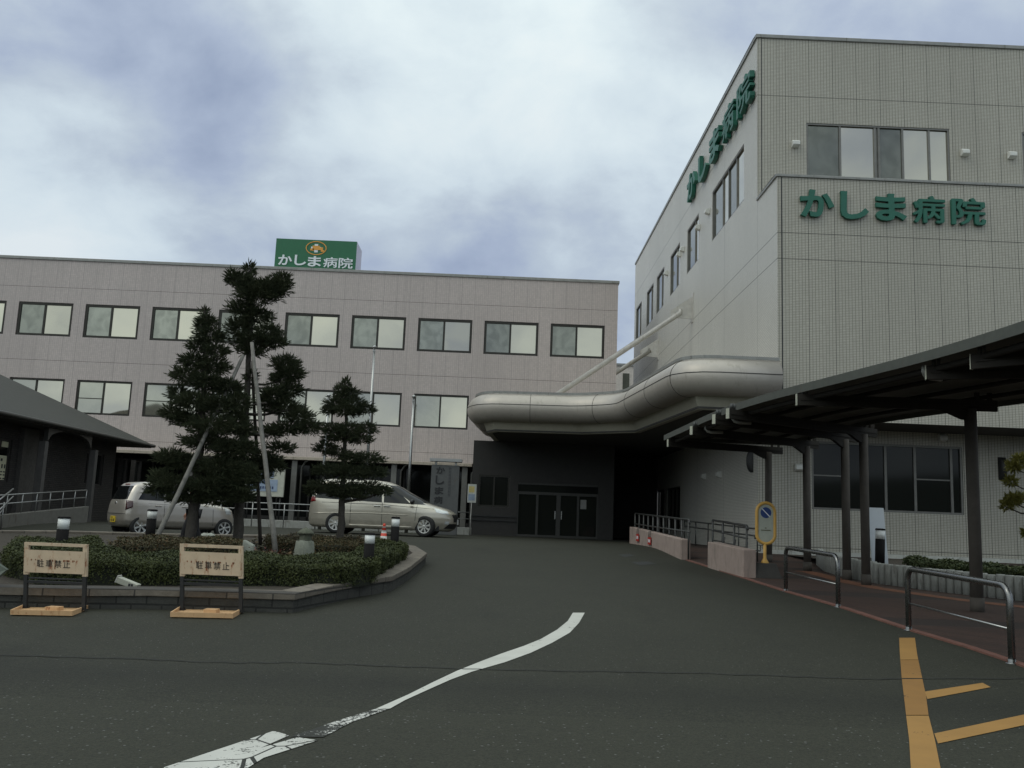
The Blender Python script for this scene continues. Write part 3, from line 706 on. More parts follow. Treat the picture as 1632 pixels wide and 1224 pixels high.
sholes = [(a, b, zw0, zw1) for a, b in sh]
zgl = G(45)
gholes = [(41.0, 44.2, zgl+.5, zgl+2.5), (45.0, 50.5, zgl+.05, zgl+2.5)]
gz = G(YU)-.5
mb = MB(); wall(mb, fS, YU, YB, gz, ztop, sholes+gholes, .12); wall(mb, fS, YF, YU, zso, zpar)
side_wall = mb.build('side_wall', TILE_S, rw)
ux = [PY(x, 240, YU).x for x in (1285.5, 1514)]; uz1 = (PY(1285.5, 195, YU).z+PY(1514, 205.7, YU).z)/2; uz0 = uz1-1.95
ux2 = PY(1629, 230, YU).x
uh = [(ux[0], ux[1], uz0, uz1), (ux2, ux2+4.3, uz0, uz1)]
lx = [PY(x, 760, YU).x for x in (1293.5, 1535)]; lz1 = (PY(1293, 703, YU).z+PY(1532.6, 712, YU).z)/2; lz0 = (PY(1293, 812, YU).z+PY(1535.9, 821, YU).z)/2
lh = [(lx[0], lx[1], lz0, lz1), (lx[1]+7, lx[1]+11, lz0, lz1)]
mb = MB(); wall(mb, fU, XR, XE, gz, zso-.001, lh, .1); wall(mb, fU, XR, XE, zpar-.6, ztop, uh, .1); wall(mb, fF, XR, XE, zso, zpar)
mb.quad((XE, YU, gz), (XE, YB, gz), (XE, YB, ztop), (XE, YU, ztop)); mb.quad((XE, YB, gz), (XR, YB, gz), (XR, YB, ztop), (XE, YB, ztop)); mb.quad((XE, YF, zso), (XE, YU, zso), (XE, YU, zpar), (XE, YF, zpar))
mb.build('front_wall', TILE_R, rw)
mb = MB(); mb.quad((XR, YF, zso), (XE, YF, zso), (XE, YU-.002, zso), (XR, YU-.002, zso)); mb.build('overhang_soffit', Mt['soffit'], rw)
mb = MB(); mb.quad((XR, YU, ztop-.2), (XE, YU, ztop-.2), (XE, YB, ztop-.2), (XR, YB, ztop-.2)); mb.quad((XR, YF, zpar-.3), (XE, YF, zpar-.3), (XE, YU, zpar-.3), (XR, YU, zpar-.3)); mb.build('flat_roof', Mt['concrete'], rw)
mb = MB(); mb.box((XR-.05, YU-.05, ztop), (XE, YU+.3, ztop+.13)); mb.box((XR-.05, YU+.3, ztop), (XR+.3, YB, ztop+.13)); mb.build('parapet_coping', Mt['coping'], rw, bevel=.015)
mb = MB(); mb.box((XR-.045, YF-.045, zpar), (XE, YF+.3, zpar+.09)); mb.box((XR-.045, YF+.3, zpar), (XR+.3, YU-.002, zpar+.09)); mb.build('balcony_coping', Mt['coping'], rw, bevel=.015)
mb = MB(); mb.box((XR+.12, YF-.012, zso), (XR+.15, YF-.001, zpar-.01)); mb.box((XR+.13, YU-.012, zpar), (XR+.155, YU-.001, ztop-.01)); mb.build('corner_joint', Mt['black_plastic'], rw)
mb = MB(); mb.box((XR+.01, YU-.06, gz), (XE, YU-.004, zbase-.12)); mb.build('plinth', Mt['pale_concrete'], rw)
GF = Mt['grey_frame']
for h in uh: window(rw, fU, h, [(1.15, Mt['grey_glass']), (1.25, Mt['window_glass']), (.14, GF), (.85, Mt['grey_glass']), (.95, Mt['window_glass']), (.66, Mt['window_glass'])], GF, .06, .07, .08)
for h in lh: window(rw, fU, h, [(1.9, Mt['dark_glass']), (2.65, Mt['dark_glass']), (1.85, Mt['dark_glass']), (2.3, Mt['dark_glass']), (.55, Mt['dark_glass'])], GF, .07, .08, .08, rails=[(0, .5), (3, .5)])
for i, h in enumerate(sholes):
    if i == 0: window(rw, fS, h, [(1.1, Mt['window_glass']), (1.2, Mt['grey_glass']), (.9, Mt['window_glass']), (1.6, Mt['grey_glass'])], GF, .06, .06, .08)
    else: window(rw, fS, h, [(.7, Mt['window_glass']), (1.3, Mt['grey_glass'])], GF, .06, .06, .08)
for h in gholes: window(rw, fS, h, [(1, Mt['dark_glass'])]*3, Mt['bronze_frame'], .08, .07, .08)
def vent(c, nrm):     # small white hooded wall vent
    mb = MB(); c = Vector(c); n = Vector(nrm); s = Vector((-n.y, n.x, 0))
    A = [(0, -.11), (0, .13), (.1, .13), (.19, .07), (.19, -.05), (.06, -.11)]
    L = [c+n*a+s*-.12+Vector((0, 0, z)) for a, z in A]; R = [c+n*a+s*.12+Vector((0, 0, z)) for a, z in A]; k = len(A)
    mb.add(L+R, [tuple(range(k)), tuple(range(2*k-1, k-1, -1))]+[(i, (i+1) % k, k+(i+1) % k, k+i) for i in range(k)])
    return mb.build('vent_hood', Mt['white_plastic'], rw, bevel=.015)
for p in ((1267, 231), (1536, 245), (1611, 249)): vent(PY(*p, YU), (0, -1, 0))
vent(PY(1272, 746, YU), (0, -1, 0)); vent(PY(1500, 699, YU), (0, -1, 0))
for p in ((1130.5, 338), (1115, 363), (1090, 398), (1084.5, 406), (1064, 436), (1124.5, 760), (1149, 757)): vent(PX(*p, XR), (-1, 0, 0))
# green letters: front face, then the side face high under the roof
t = thing('wall_lettering', 'five green raised letters spread on the front wall under the balcony coping', 'sign lettering', (XR+3, YF, zpar-2))
for ch, (xa, ya, xb, yb) in zip('かしま病院', ((1274, 304.5, 1327, 348), (1338, 307.5, 1382, 351.5), (1394, 311, 1442, 354), (1453, 314.5, 1503, 357.5), (1514.5, 317.5, 1567, 360.5))):
    A, B = PY(xa, yb, YF), PY(xb, ya, YF); A2, B2 = PY(xa, ya, YF), PY(xb, yb, YF)
    zb, zt_ = (A.z+B2.z)/2, (A2.z+B.z)/2
    mb = MB(); put_glyph(mb, ch, .034, lambda x, y, w: (A.x+(B.x-A.x)*x, YF-.03-.1*w, zb+(zt_-zb)*y)); mb.build('letter', Mt['letter_green'], t)
t = thing('wall_lettering', 'five large green raised letters running along the side wall just under the roof', 'sign lettering', (XR, YU+6, ztop-3))
o2 = lambda x, y: (1000+x/3.823, 40+y/3.823)
zA = []
XL_ = XR-.28
for ch, (xa, xb) in zip('かしま病院', ((352, 402), (417, 467), (483, 545), (560, 632), (648, 732))):
    ya, yb_ = PX(*o2(xa, 900), XL_).y, PX(*o2(xb, 600), XL_).y
    zA.append((ch, ya, yb_))
zb, zt_ = PX(*o2(648, 585), XL_).z, PX(*o2(732, 240), XL_).z
for ch, ya, yb_ in zA:
    mb = MB(); put_glyph(mb, ch, .034, lambda x, y, w: (XR-.03-.17*w, ya+(yb_-ya)*x, zb+(zt_-zb)*y)); mb.build('letter', Mt['letter_green'], t)
# half round wall lamps
def lamp(c, nrm, label):
    n = Vector(nrm); s = Vector((-n.y, n.x, 0)); c = Vector(c); t = thing('wall_lamp', label, 'wall lamp', c)
    mb = MB(); rows = []
    for i in range(9):
        a = -math.pi/2+math.pi*i/8; z = .36*math.sin(a); d = .05+.15*math.cos(a)
        rows.append([c+s*(.13*math.cos(b))+n*(d*max(0, math.sin(b))+.002)+Vector((0, 0, z)) for b in [math.pi*j/8 for j in range(9)]])
    mb.add([p for r in rows for p in r], [(i*9+j, i*9+j+1, (i+1)*9+j+1, (i+1)*9+j) for i in range(8) for j in range(8)], 0, True); mb.build('lamp_shade', Mt['dark_metal'], t)
    mb = MB(); fb = [c+s*.1+Vector((0, 0, -.3)), c-s*.1+Vector((0, 0, -.3)), c-s*.1+Vector((0, 0, .3)), c+s*.1+Vector((0, 0, .3))]; mb.hexa([p+n*.001 for p in fb], [p+n*.012 for p in fb]); mb.build('back_plate', Mt['dull_steel'], t)
lamp(PX(1199, 735, XR), (-1, 0, 0), 'dark half round lamp on the side wall under the curved canopy'); lamp(PY(1597, 747, YU), (0, -1, 0), 'dark half round lamp on the front wall right of the ground floor window')

# ---------------------------------------------------------------- entrance block and tube-edged canopy
YE = 40.0; zE = G(YE)
eb = thing('entrance_block', 'dark entrance vestibule with glass doors under the big canopy', 'building', (2, YE, zE))
ex0, ex1 = PY(751, 800, YE).x, PY(978, 800, YE).x
TUBE_R = .55; TUBE_Z = CZ+4.42; zsof = TUBE_Z-TUBE_R-.36
fE = lambda u_, v_, d: (u_, YE+d, v_)
def ez(px, py): return PY(px, py, YE)
wh = (ez(763, 760).x, ez(813, 760).x, ez(788, 808).z, ez(788, 757).z); dh = (ez(825, 800).x, ez(953, 800).x, zE, ez(890, 771).z)
mb = MB(); wall(mb, fE, ex0, ex1, zE-.2, zsof, [wh, dh], .1)
mb.quad((ex0, YE, zE-.2), (ex0, YL, zE-.2), (ex0, YL, zsof), (ex0, YE, zsof)); mb.quad((ex1, YE, zE-.2), (ex1, YL, zE-.2), (ex1, YL, zsof), (ex1, YE, zsof)); mb.quad((ex1, YL-.05, zE-.2), (XR, YL-.05, zE-.2), (XR, YL-.05, zsof+1.2), (ex1, YL-.05, zsof+1.2))
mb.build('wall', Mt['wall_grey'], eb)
window(eb, fE, wh, [(1, Mt['dark_glass']), (1, Mt['dark_glass'])], Mt['bronze_frame'], .08, .07, .08)
mb = MB()
for z in (.62, .8): mb.box((ex0, YE-.05, zE+z), (dh[0]-.05, YE-.002, zE+z+.05))
mb.build('wall_rail', Mt['dark_metal'], eb)
dz = dh[3]; dx = [dh[0]+(dh[1]-dh[0])*k for k in (0, .245, .51, .755, 1)]
mb = MB(); tr = dz-.45
mb.box((dh[0], YE+.03, tr-.06), (dh[1], YE+.12, tr+.06)); mb.box((dh[0], YE+.03, dz-.08), (dh[1], YE+.12, dz-.002)); mb.box((dh[0], YE+.03, zE+.004), (dh[1], YE+.12, zE+.1))
for i, x in enumerate(dx): w = .09 if i == 2 else .05; mb.box((x-w, YE+.031, zE+.1), (x+w, YE+.121, tr-.06))
mb.build('door_frame', mat('door_metal', (.05, .049, .045), .5, .3), eb)
for i in range(4):
    mb = MB(); mb.quad((dx[i]+.05, YE+.09, zE+.1), (dx[i+1]-.05, YE+.09, zE+.1), (dx[i+1]-.05, YE+.09, tr-.06), (dx[i]+.05, YE+.09, tr-.06)); d_ = mb.build('glass_door', Mt['dark_glass'], eb)
    if i in (1, 2):
        x = dx[i+1]-.14 if i == 1 else dx[i]+.14; hmb = MB(); hmb.box((x-.02, YE+.04, zE+.8), (x+.02, YE+.08, zE+1.15)); hmb.build('handle', Mt['steel'], d_)
mb = MB(); mb.quad((dh[0], YE+.09, tr+.06), (dh[1], YE+.09, tr+.06), (dh[1], YE+.09, dz-.08), (dh[0], YE+.09, dz-.08)); mb.build('transom_pane', Mt['dark_glass'], eb)
p = ez(930, 804); mb = MB(); mb.box((p.x-.13, YE+.07, p.z-.2), (p.x+.13, YE+.088, p.z+.2)); tag(mb.build('door_notice', mat('dim_paper', (.3, .3, .29), .8), None, (p.x, YE+.08, p.z)), 'white paper notice stuck on the right hand glass entrance door', 'notice')

cn = thing('entrance_canopy', 'large entrance canopy edged by a fat silver tube and held by two sloping struts', 'canopy', (3, 35, G(35)))
def at_tube(px, Y): return (PY(px, 645, Y).x, Y)
Yr = 26.15
plan = [at_tube(785, 42.0), at_tube(765, 36.4), at_tube(781, 35.3), at_tube(925, 35.0), (PY(1002, 630, 33.7).x, 33.7), (PY(1101, 600, Yr).x, Yr), (XR-.13, Yr)]
pts = [Vector((x, y, TUBE_Z)) for x, y in plan]
def roundpath(P, k=3):
    out = [P[0]]
    for i in range(1, len(P)-1):
        a, b, c = P[i-1], P[i], P[i+1]; r = min((b-a).length*.42, (c-b).length*.42, .75)
        s, e = b+(a-b).normalized()*r, b+(c-b).normalized()*r
        for j in range(k+1):
            t_ = j/k; out.append(s*(1-t_)**2+b*2*t_*(1-t_)+e*t_*t_)
    return out+[P[-1]]
def mitre(P, w):      # the same line moved sideways by w with sharp corners
    out = []
    for i, b in enumerate(P):
        a, c = P[max(i-1, 0)], P[min(i+1, len(P)-1)]; d1 = (b-a).normalized() if i else (c-b).normalized(); d2 = (c-b).normalized() if i < len(P)-1 else d1
        n1, n2 = Vector((-d1.y, d1.x, 0)), Vector((-d2.y, d2.x, 0)); m_ = (n1+n2).normalized(); out.append(b+m_*(w/max(.5, m_.dot(n1))))
    return out
tp = roundpath(pts, 4)
mb = MB(); mb.tube(tp, TUBE_R, 28); mb.build('tube_edge', Mt['silver_panel'], cn)
defmat('seam', (.05, .05, .045), .7)
mb = MB()      # sheet metal seams: rings round the tube and one line along its outer side
L = [0]
for a, b in zip(tp[:-1], tp[1:]): L.append(L[-1]+(b-a).length)
def on_path(s):
    i = min(max(int(np.searchsorted(L, s))-1, 0), len(tp)-2); f = (s-L[i])/(L[i+1]-L[i]); return tp[i].lerp(tp[i+1], f), (tp[i+1]-tp[i]).normalized()
for k in range(1, 8):
    p, d = on_path(L[-1]*k/8); x = d.cross(Vector((0, 0, 1))).normalized(); ring = [p+x*(math.cos(a)*(TUBE_R+.002))+Vector((0, 0, math.sin(a)*(TUBE_R+.002))) for a in [2*math.pi*j/28 for j in range(29)]]
    mb.tube(ring, .009, 5, cap=False)
def outer(h):
    o_ = []
    for i, p in enumerate(tp):
        d = (tp[min(i+1, len(tp)-1)]-tp[max(i-1, 0)]).normalized(); x = Vector((d.y, -d.x, 0)); o_.append(p+x*math.cos(h)*(TUBE_R+.001)+Vector((0, 0, math.sin(h)*(TUBE_R+.001))))
    return o_
mb.tube(outer(.12), .013, 5); mb.build('tube_seam', Mt['seam'], cn)
# lip under the tube, soffit and roof deck
inner_ = mitre(pts, .30)
mb = MB(); lA, lB, lC, lD = mitre(pts, .16), mitre(pts, .52), mitre(pts, .34), mitre(pts, .52)
za, zb_ = TUBE_Z-TUBE_R*.86, zsof-.002
for i in range(len(pts)-1):
    mb.hexa([(p.x, p.y, zb_) for p in (lC[i], lC[i+1], lD[i+1], lD[i])], [(p.x, p.y, za) for p in (lA[i], lA[i+1], lB[i+1], lB[i])])
mb.build('fascia_lip', Mt['tan_panel'], cn)
poly = [(p.x, p.y) for p in [q_+ (Vector((0, 0, 0))) for q_ in inner_]]
poly2 = poly+[(XR-.01, 26.6), (XR-.01, YL-.1), (inner_[0].x, YL-.1)]
def flat(poly_, z, name, m, h=.06):
    mb = MB(); mb.add([(x, y, z) for x, y in poly_], (tuple(range(len(poly_))),)); o_ = mb.build(name, m, cn, fixn=False)
    bm = bmesh.new(); bm.from_mesh(o_.data); bmesh.ops.triangulate(bm, faces=bm.faces); bmesh.ops.recalc_face_normals(bm, faces=bm.faces); ex = bmesh.ops.extrude_face_region(bm, geom=bm.faces[:]); bmesh.ops.translate(bm, verts=[v_ for v_ in ex['geom'] if isinstance(v_, bmesh.types.BMVert)], vec=(0, 0, h)); bmesh.ops.recalc_face_normals(bm, faces=bm.faces); bm.to_mesh(o_.data); bm.free(); return o_
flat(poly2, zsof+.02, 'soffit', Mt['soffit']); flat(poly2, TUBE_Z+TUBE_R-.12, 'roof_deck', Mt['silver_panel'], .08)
mb = MB(); rim = [Vector((p.x, p.y, TUBE_Z+TUBE_R+.02)) for p in outer(1.15)]
for a, b in zip(rim[:-1], rim[1:]): mb.bar(a, b, .05, .09)
mb.build('rim_flashing', Mt['coping'], cn)
for (ux_, uy_, lx_, ly_, r) in ((1104, 491, 899, 622, .115), (1049, 555, 938, 623, .115)):
    A = PX(ux_, uy_, XR); Ys = A.y; zl = TUBE_Z+TUBE_R+.0; B = PY(lx_, ly_, Ys)
    B = Vector((B.x, Ys, B.z)); ext = (B-A).normalized()
    st = MB(); st.tube([A+Vector((-.45, 0, 0)) + (B-A)*.02, A.lerp(B, .06)+Vector((-.2, 0, 0)), B+ext*.6], [.1, r, r], 16); so = st.build('support_strut', Mt['white_steel'], cn)
    g = MB(); g.hexa([(XR-.02, Ys-.03, A.z-.5), (XR-.02, Ys+.03, A.z-.5), (XR-.95, Ys+.03, A.z-.45), (XR-.95, Ys-.03, A.z-.45)], [(XR-.02, Ys-.03, A.z+.5), (XR-.02, Ys+.03, A.z+.5), (XR-.95, Ys+.03, A.z-.15), (XR-.95, Ys-.03, A.z-.15)]); g.box((XR-.03, Ys-.2, A.z-.65), (XR-.002, Ys+.2, A.z+.65)); g.build('gusset_plate', Mt['white_steel'], so)

# ---------------------------------------------------------------- dark brick house on the left
XH = -15.0; E1 = PX(243, 711, XH); E0 = PX(0, 651, XH); zea = (E1.z+E0.z)/2; yE1 = E1.y; yE0 = 8.0; ris = .49; half = 9.5
hs = thing('brick_house', 'low dark brick building with a hipped roof at the left edge of the picture', 'building', (XH-6, yE1-6, G(yE1-6)))
zr = zea+ris*half; xm = XH-half
mb = MB(); A = (XH, yE0, zea); B = (XH, yE1, zea); Cc = (XH-2*half, yE1, zea); D = (XH-2*half, yE0, zea); R0 = (xm, yE0+half, zr); R1 = (xm, yE1-half, zr)
mb.add([A, B, Cc, D, R0, R1], ((0, 1, 5, 4), (1, 2, 5), (2, 3, 4, 5), (3, 0, 4)))
rf = mb.build('roof', Mt['dark_roof'], hs); rf.modifiers.new('thick', 'SOLIDIFY').thickness = .12
mb = MB(); mb.tube([(XH+.06, yE0, zea-.06), (XH+.06, yE1+.06, zea-.06)], .07, 8); mb.tube([(XH+.06, yE1+.06, zea-.06), (XH-2*half, yE1+.06, zea-.06)], .07, 8); mb.build('gutter', Mt['gutter'], rf)
mb = MB(); mb.box((XH-2*half, yE0, zea-.16), (XH-.03, yE1-.03, zea-.09)); mb.build('eave_soffit', Mt['house_trim'], rf)
xw = XH-1.1; fH = lambda u_, v_, d: (xw-d, u_, v_)
wy0, wy1 = PX(-8, 740, xw).y, PX(16, 740, xw).y; wz0, wz1 = PX(10, 768, xw).z, PX(10, 700, xw).z
g0 = G(yE0)-.3
nar = [(PX(px, 760, xw).y, PX(px2, 760, xw).y) for px, px2 in ((135, 141), (152, 163), (194, 202), (214, 224))]
nh = [(a, b, PX(150, 773, xw).z, PX(150, 722, xw).z) for a, b in nar]
mb = MB(); wall(mb, fH, yE0+1, yE1-1, g0, zea-.16, [(wy0, wy1, wz0, wz1)]+nh, .2)
mb.quad((xw, yE1-1, g0), (xw-13, yE1-1, g0), (xw-13, yE1-1, zea-.16), (xw, yE1-1, zea-.16)); mb.quad((xw, yE0+1, g0), (xw-13, yE0+1, g0), (xw-13, yE0+1, zea-.16), (xw, yE0+1, zea-.16)); mb.build('wall', Mt['brick_dark'], hs)
wo = window(hs, fH, (wy0, wy1, wz0, wz1), [(1, Mt['dark_glass'])], Mt['house_trim'], .06, .05, .12)
for h in nh: window(hs, fH, h, [(1, Mt['dark_glass'])], Mt['house_trim'], .05, .05, .12)
a = PX(3, 742, xw).y; b = PX(16.5, 742, xw).y; nz0, nz1 = PX(9, 767, xw).z, PX(9, 726, xw).z
t = thing('window_poster', 'tall cream notice with lines of writing in the end window of the brick house', 'poster', (xw-.1, a, nz0))
mb = MB(); mb.box((xw-.112, a, nz0), (xw-.1, b, nz1)); mb.build('sheet', Mt['notice_paper'], t)
mb = MB()
for i, (y0_, z0_, w_, h_) in enumerate(((.14, .78, .2, .1), (.3, .5, .13, .16), (.62, .5, .13, .16), (.25, .34, .2, .05), (.58, .34, .2, .05), (.25, .22, .2, .05), (.58, .22, .2, .05), (.25, .08, .2, .05), (.6, .08, .25, .05))):
    mb.box((xw-.1, a+(b-a)*y0_, nz0+(nz1-nz0)*z0_), (xw-.094, a+(b-a)*(y0_+w_), nz0+(nz1-nz0)*(z0_+h_)))
mb.build('writing', Mt['black_ink'], t)
mb = MB(); mb.box((xw-.11, PX(8, 708, xw).y, PX(14, 713, xw).z), (xw-.1, PX(22, 706, xw).y, PX(14, 704, xw).z)); tag(mb.build('window_poster', Mt['notice_paper'], None, (xw-.1, a, nz1)), 'small pale notice high in the brick house window, above the tall cream one', 'poster')
# porch: columns and arched beam under the eave
mb = MB(); ya, yb_ = PX(75, 690, XH-.25).y, PX(146, 690, XH-.25).y; n = 14
for i in range(n):
    t0, t1 = i/n, (i+1)/n; f = lambda t_: zea-.62+.5*(1-(2*t_-1)**2)**.5*.9 if 0 < t_ < 1 else zea-.62
    y0_, y1_ = ya+(yb_-ya)*t0, ya+(yb_-ya)*t1
    mb.hexa([(XH-.35, y0_, f(t0)), (XH-.2, y0_, f(t0)), (XH-.2, y1_, f(t1)), (XH-.35, y1_, f(t1))], [(XH-.35, y0_, zea-.1), (XH-.2, y0_, zea-.1), (XH-.2, y1_, zea-.1), (XH-.35, y1_, zea-.1)])
mb.build('porch_arch', Mt['gutter'], hs)
for px in (64, 146):
    y = PX(px, 760, XH-.28).y; mb = MB(); mb.box((XH-.4, y-.11, G(y)-.2), (XH-.18, y+.11, zea-.63)); mb.build('porch_post', mat('porch_grey', (.09, .085, .08), .6), hs)
y = PX(21, 780, XH-.5).y; mb = MB(); mb.box((xw-.02, PX(22, 780, xw).y, G(y)-.3), (xw+.14, PX(46, 780, xw).y, zea-.2)); mb.build('brick_pier', mat('pier_brick', (.085, .078, .07), .85, var=.3, scale=12), hs)
# ramp wall and hand rails before the house
XW = -14.4
ry0, ry1 = PX(-40, 830, XW).y, PX(141.5, 812, XW).y
zt0, zt1 = PX(5, 820.5, XW).z, PX(141.5, 807, XW).z
zt0 = zt0+(zt0-zt1)/(PX(5, 820, XW).y-ry1)*(ry0-PX(5, 820, XW).y)
t = thing('ramp_wall', 'sloping grey ramp wall with thin hand rail before the brick house', 'ramp', (XW, ry0, G(ry0)))
mb = MB(); mb.hexa([(XW, ry0, G(ry0)-.2), (XW, ry1, G(ry1)-.2), (XW-.2, ry1, G(ry1)-.2), (XW-.2, ry0, G(ry0)-.2)], [(XW, ry0, zt0), (XW, ry1, zt1), (XW-.2, ry1, zt1), (XW-.2, ry0, zt0)])
defmat('ramp_grey', (.155, .148, .13), .85, dirt=.3); mb.build('wall', Mt['ramp_grey'], t, bevel=.015)
zw = lambda y_: zt0+(zt1-zt0)*(y_-ry0)/(ry1-ry0)
for hh, n_ in ((.46, 'hand_rail'), (.25, 'hand_rail')):
    mb = MB(); mb.tube([(XW-.1, ry0, zw(ry0)+hh*1.22), (XW-.1, ry1-.1, zw(ry1)+hh*1.22)], .022, 8); mb.build(n_, Mt['dull_steel'], t)
for i in range(9):
    y = ry0+(ry1-.1-ry0)*i/8; mb = MB(); mb.tube([(XW-.1, y, zw(y)-.02), (XW-.1, y, zw(y)+.56)], .02, 8); mb.build('post', Mt['dull_steel'], t)
t = thing('stair_rail', 'bright sloping stair hand rails at the far left edge before the brick house', 'railing', (XW+.5, PX(5, 830, XW+.5).y, G(20)))
for (x0_, y0_, x1_, y1_) in ((-25, 816, 21, 779), (-25, 836, 21, 791), (-20, 845, 8, 806)):
    mb = MB(); mb.tube([PX(x0_, y0_, XW+.3), PX(x1_, y1_, XW+.3)], .024, 8); mb.build('hand_rail', Mt['steel'], t)
for px, py in ((-10, 808), (6, 803)):
    a = PX(px, py, XW+.3); mb = MB(); mb.tube([(a.x, a.y, G(a.y)), (a.x, a.y, a.z+.05)], .022, 8); mb.build('post', Mt['dull_steel'], t)
# ---------------------------------------------------------------- covered walkway on the right
ZR = CZ+2.55
LE = [(4.55, 25.2), (4.6, 22.5), (4.66, 19.6), (4.92, 16.9), (5.42, 14.4), (5.8, 12.5), (6.03, 10.8), (6.12, 9.2), (6.2, 7.2)]
RE = [(7.9, 25.2), (7.95, 22.5), (8.0, 20.0), (8.35, 18.2), (8.85, 16.6), (9.45, 14.8), (10.0, 12.8), (10.4, 10.4), (10.6, 7.6)]
def dense(P, k=4):
    P = [Vector((*p, 0)) for p in P]; out = []
    for i in range(len(P)-1):
        p0, p1, p2, p3 = P[max(i-1, 0)], P[i], P[i+1], P[min(i+2, len(P)-1)]
        for j in range(k):
            t_ = j/k; out.append(.5*((2*p1)+(p2-p0)*t_+(2*p0-5*p1+4*p2-p3)*t_*t_+(3*p1-p0-3*p2+p3)*t_**3))
    return out+[P[-1]]
le, re_ = dense(LE), dense(RE)
wk = thing('covered_walkway', 'curving covered walkway with a thin flat roof on round posts, right of the drive', 'walkway canopy', (6, 17, G(17)))
def zz(p, z): return (p.x, p.y, z)
mb = MB()
for i in range(len(le)-1):
    q = (le[i], re_[i], re_[i+1], le[i+1]); mb.hexa([zz(p, ZR-.04) for p in q], [zz(p, ZR) for p in q])
mb.build('roof', Mt['canopy_roof'], wk)
mb = MB()
for P, s in ((le, -1), (re_, 1)):
    for a, b in zip(P[:-1], P[1:]):
        d = (b-a).normalized(); n = Vector((-d.y, d.x, 0))*(-.035 if s < 0 else .035)
        mb.hexa([zz(a, ZR-.13), zz(b, ZR-.13), zz(b+n, ZR-.13), zz(a+n, ZR-.13)], [zz(a, ZR+.012), zz(b, ZR+.012), zz(b+n, ZR+.012), zz(a+n, ZR+.012)])
a, b = le[0], re_[0]; mb.hexa([zz(p, ZR-.13) for p in (a, b, b+Vector((0, .03, 0)), a+Vector((0, .03, 0)))], [zz(p, ZR+.012) for p in (a, b, b+Vector((0, .03, 0)), a+Vector((0, .03, 0)))])
mb.build('fascia', Mt['canopy_roof'], wk)
mb = MB(); mb.tube([zz(p.lerp(q, .05), ZR-.2) for p, q in zip(le, re_)], .05, 8)
gt = mb.build('gutter_pipe', Mt['canopy_beam'], wk)
for f in (.3, .55, .78): mb = MB(); mb.tube([zz(p.lerp(q, f), ZR-.1) for p, q in zip(le, re_)], .04, 6); mb.build('purlin', Mt['canopy_beam'], wk)
colpx = [(1225, 898), (1287, 911), (1350, 925), (1380.5, 933.5), (1558, 976)]
cols = [PG(*p) for p in colpx]
cols.append(Vector((8.35, 11.6, G(11.6)))); cols.append(Vector((8.7, 8.6, G(8.6))))
ends = [(1064.6, 706), (1102, 686), (1138, 668), (1160, 659), (1270, 637), (1476, 594), (1549, 577)]
zb_ = CZ+2.29
for i, ((ex_, ey_), c) in enumerate(zip(ends, cols)):
    A = PZ(ex_, ey_, zb_); B = Vector((c.x, c.y, zb_)); d = (B-A); d.z = 0; d.normalize(); E = B+d*.45
    mb = MB(); mb.bar(A, E, .07, .19); mb.bar(A+d*.05-Vector((0, 0, .0)), E, .10, .02)
    n = Vector((-d.y, d.x, 0))
    for s in (-1, 1):      # haunch where the beam meets the post
        mb.hexa([B+d*(-.5)+n*.03*s+Vector((0, 0, -.097)), B+n*.03*s+Vector((0, 0, -.097)), B+n*.035*s+Vector((0, 0, -.097)), B+d*(-.5)+n*.035*s+Vector((0, 0, -.097))], [B+d*(-.14)+n*.03*s+Vector((0, 0, -.25)), B+n*.03*s+Vector((0, 0, -.25)), B+n*.035*s+Vector((0, 0, -.25)), B+d*(-.14)+n*.035*s+Vector((0, 0, -.25))])
    for o_ in (.12, .33): mb.bar(B+d*o_+Vector((0, 0, .09)), B+d*o_+Vector((0, 0, .22)), .06, .06)
    bo = mb.build('beam', Mt['canopy_beam'], wk)
    mb = MB(); mb.bar(A-d*.012, A-d*.002, .085, .2); mb.build('end_plate', Mt['beam_end'], bo)
    mb = MB(); top = A+Vector((0, 0, .09)); mb.tube([top+d*.1, top+d*.1+Vector((0, 0, .12))], .03, 8); mb.tube([top+d*.16-n*.02, top+d*.16-n*.02+Vector((0, 0, .12))], .025, 8); mb.build('stud', Mt['rail_grey'], bo)
    r = .095 if i != 4 else .1
    mb = MB(); mb.tube([(c.x, c.y, G(c.y)-.05), (c.x, c.y, zb_-.06)], r, 18); mb.tube([(c.x, c.y, G(c.y)-.02), (c.x, c.y, G(c.y)+.24)], r+.012, 18); mb.build('post', Mt['brown_pipe'], wk)
for (px, py) in ((1097.5, 683), (1133, 664), (1258, 629), (1448, 584)):
    p = PZ(px, py, ZR-.2); i = min(range(len(le)), key=lambda k: (le[k]-Vector((p.x, p.y, 0))).length); d = (re_[i]-le[i]).normalized(); b = Vector((le[i].x, le[i].y, ZR-.2))+d*.14
    mb = MB(); mb.tube([b+Vector((0, 0, .06)), b+Vector((0, 0, -.02)), b+d*.04+Vector((0, 0, -.07)), b+d*.13+Vector((0, 0, -.09)), b+d*.4+Vector((0, 0, -.08))], .038, 8); mb.build('gutter_elbow', Mt['elbow_grey'], wk)

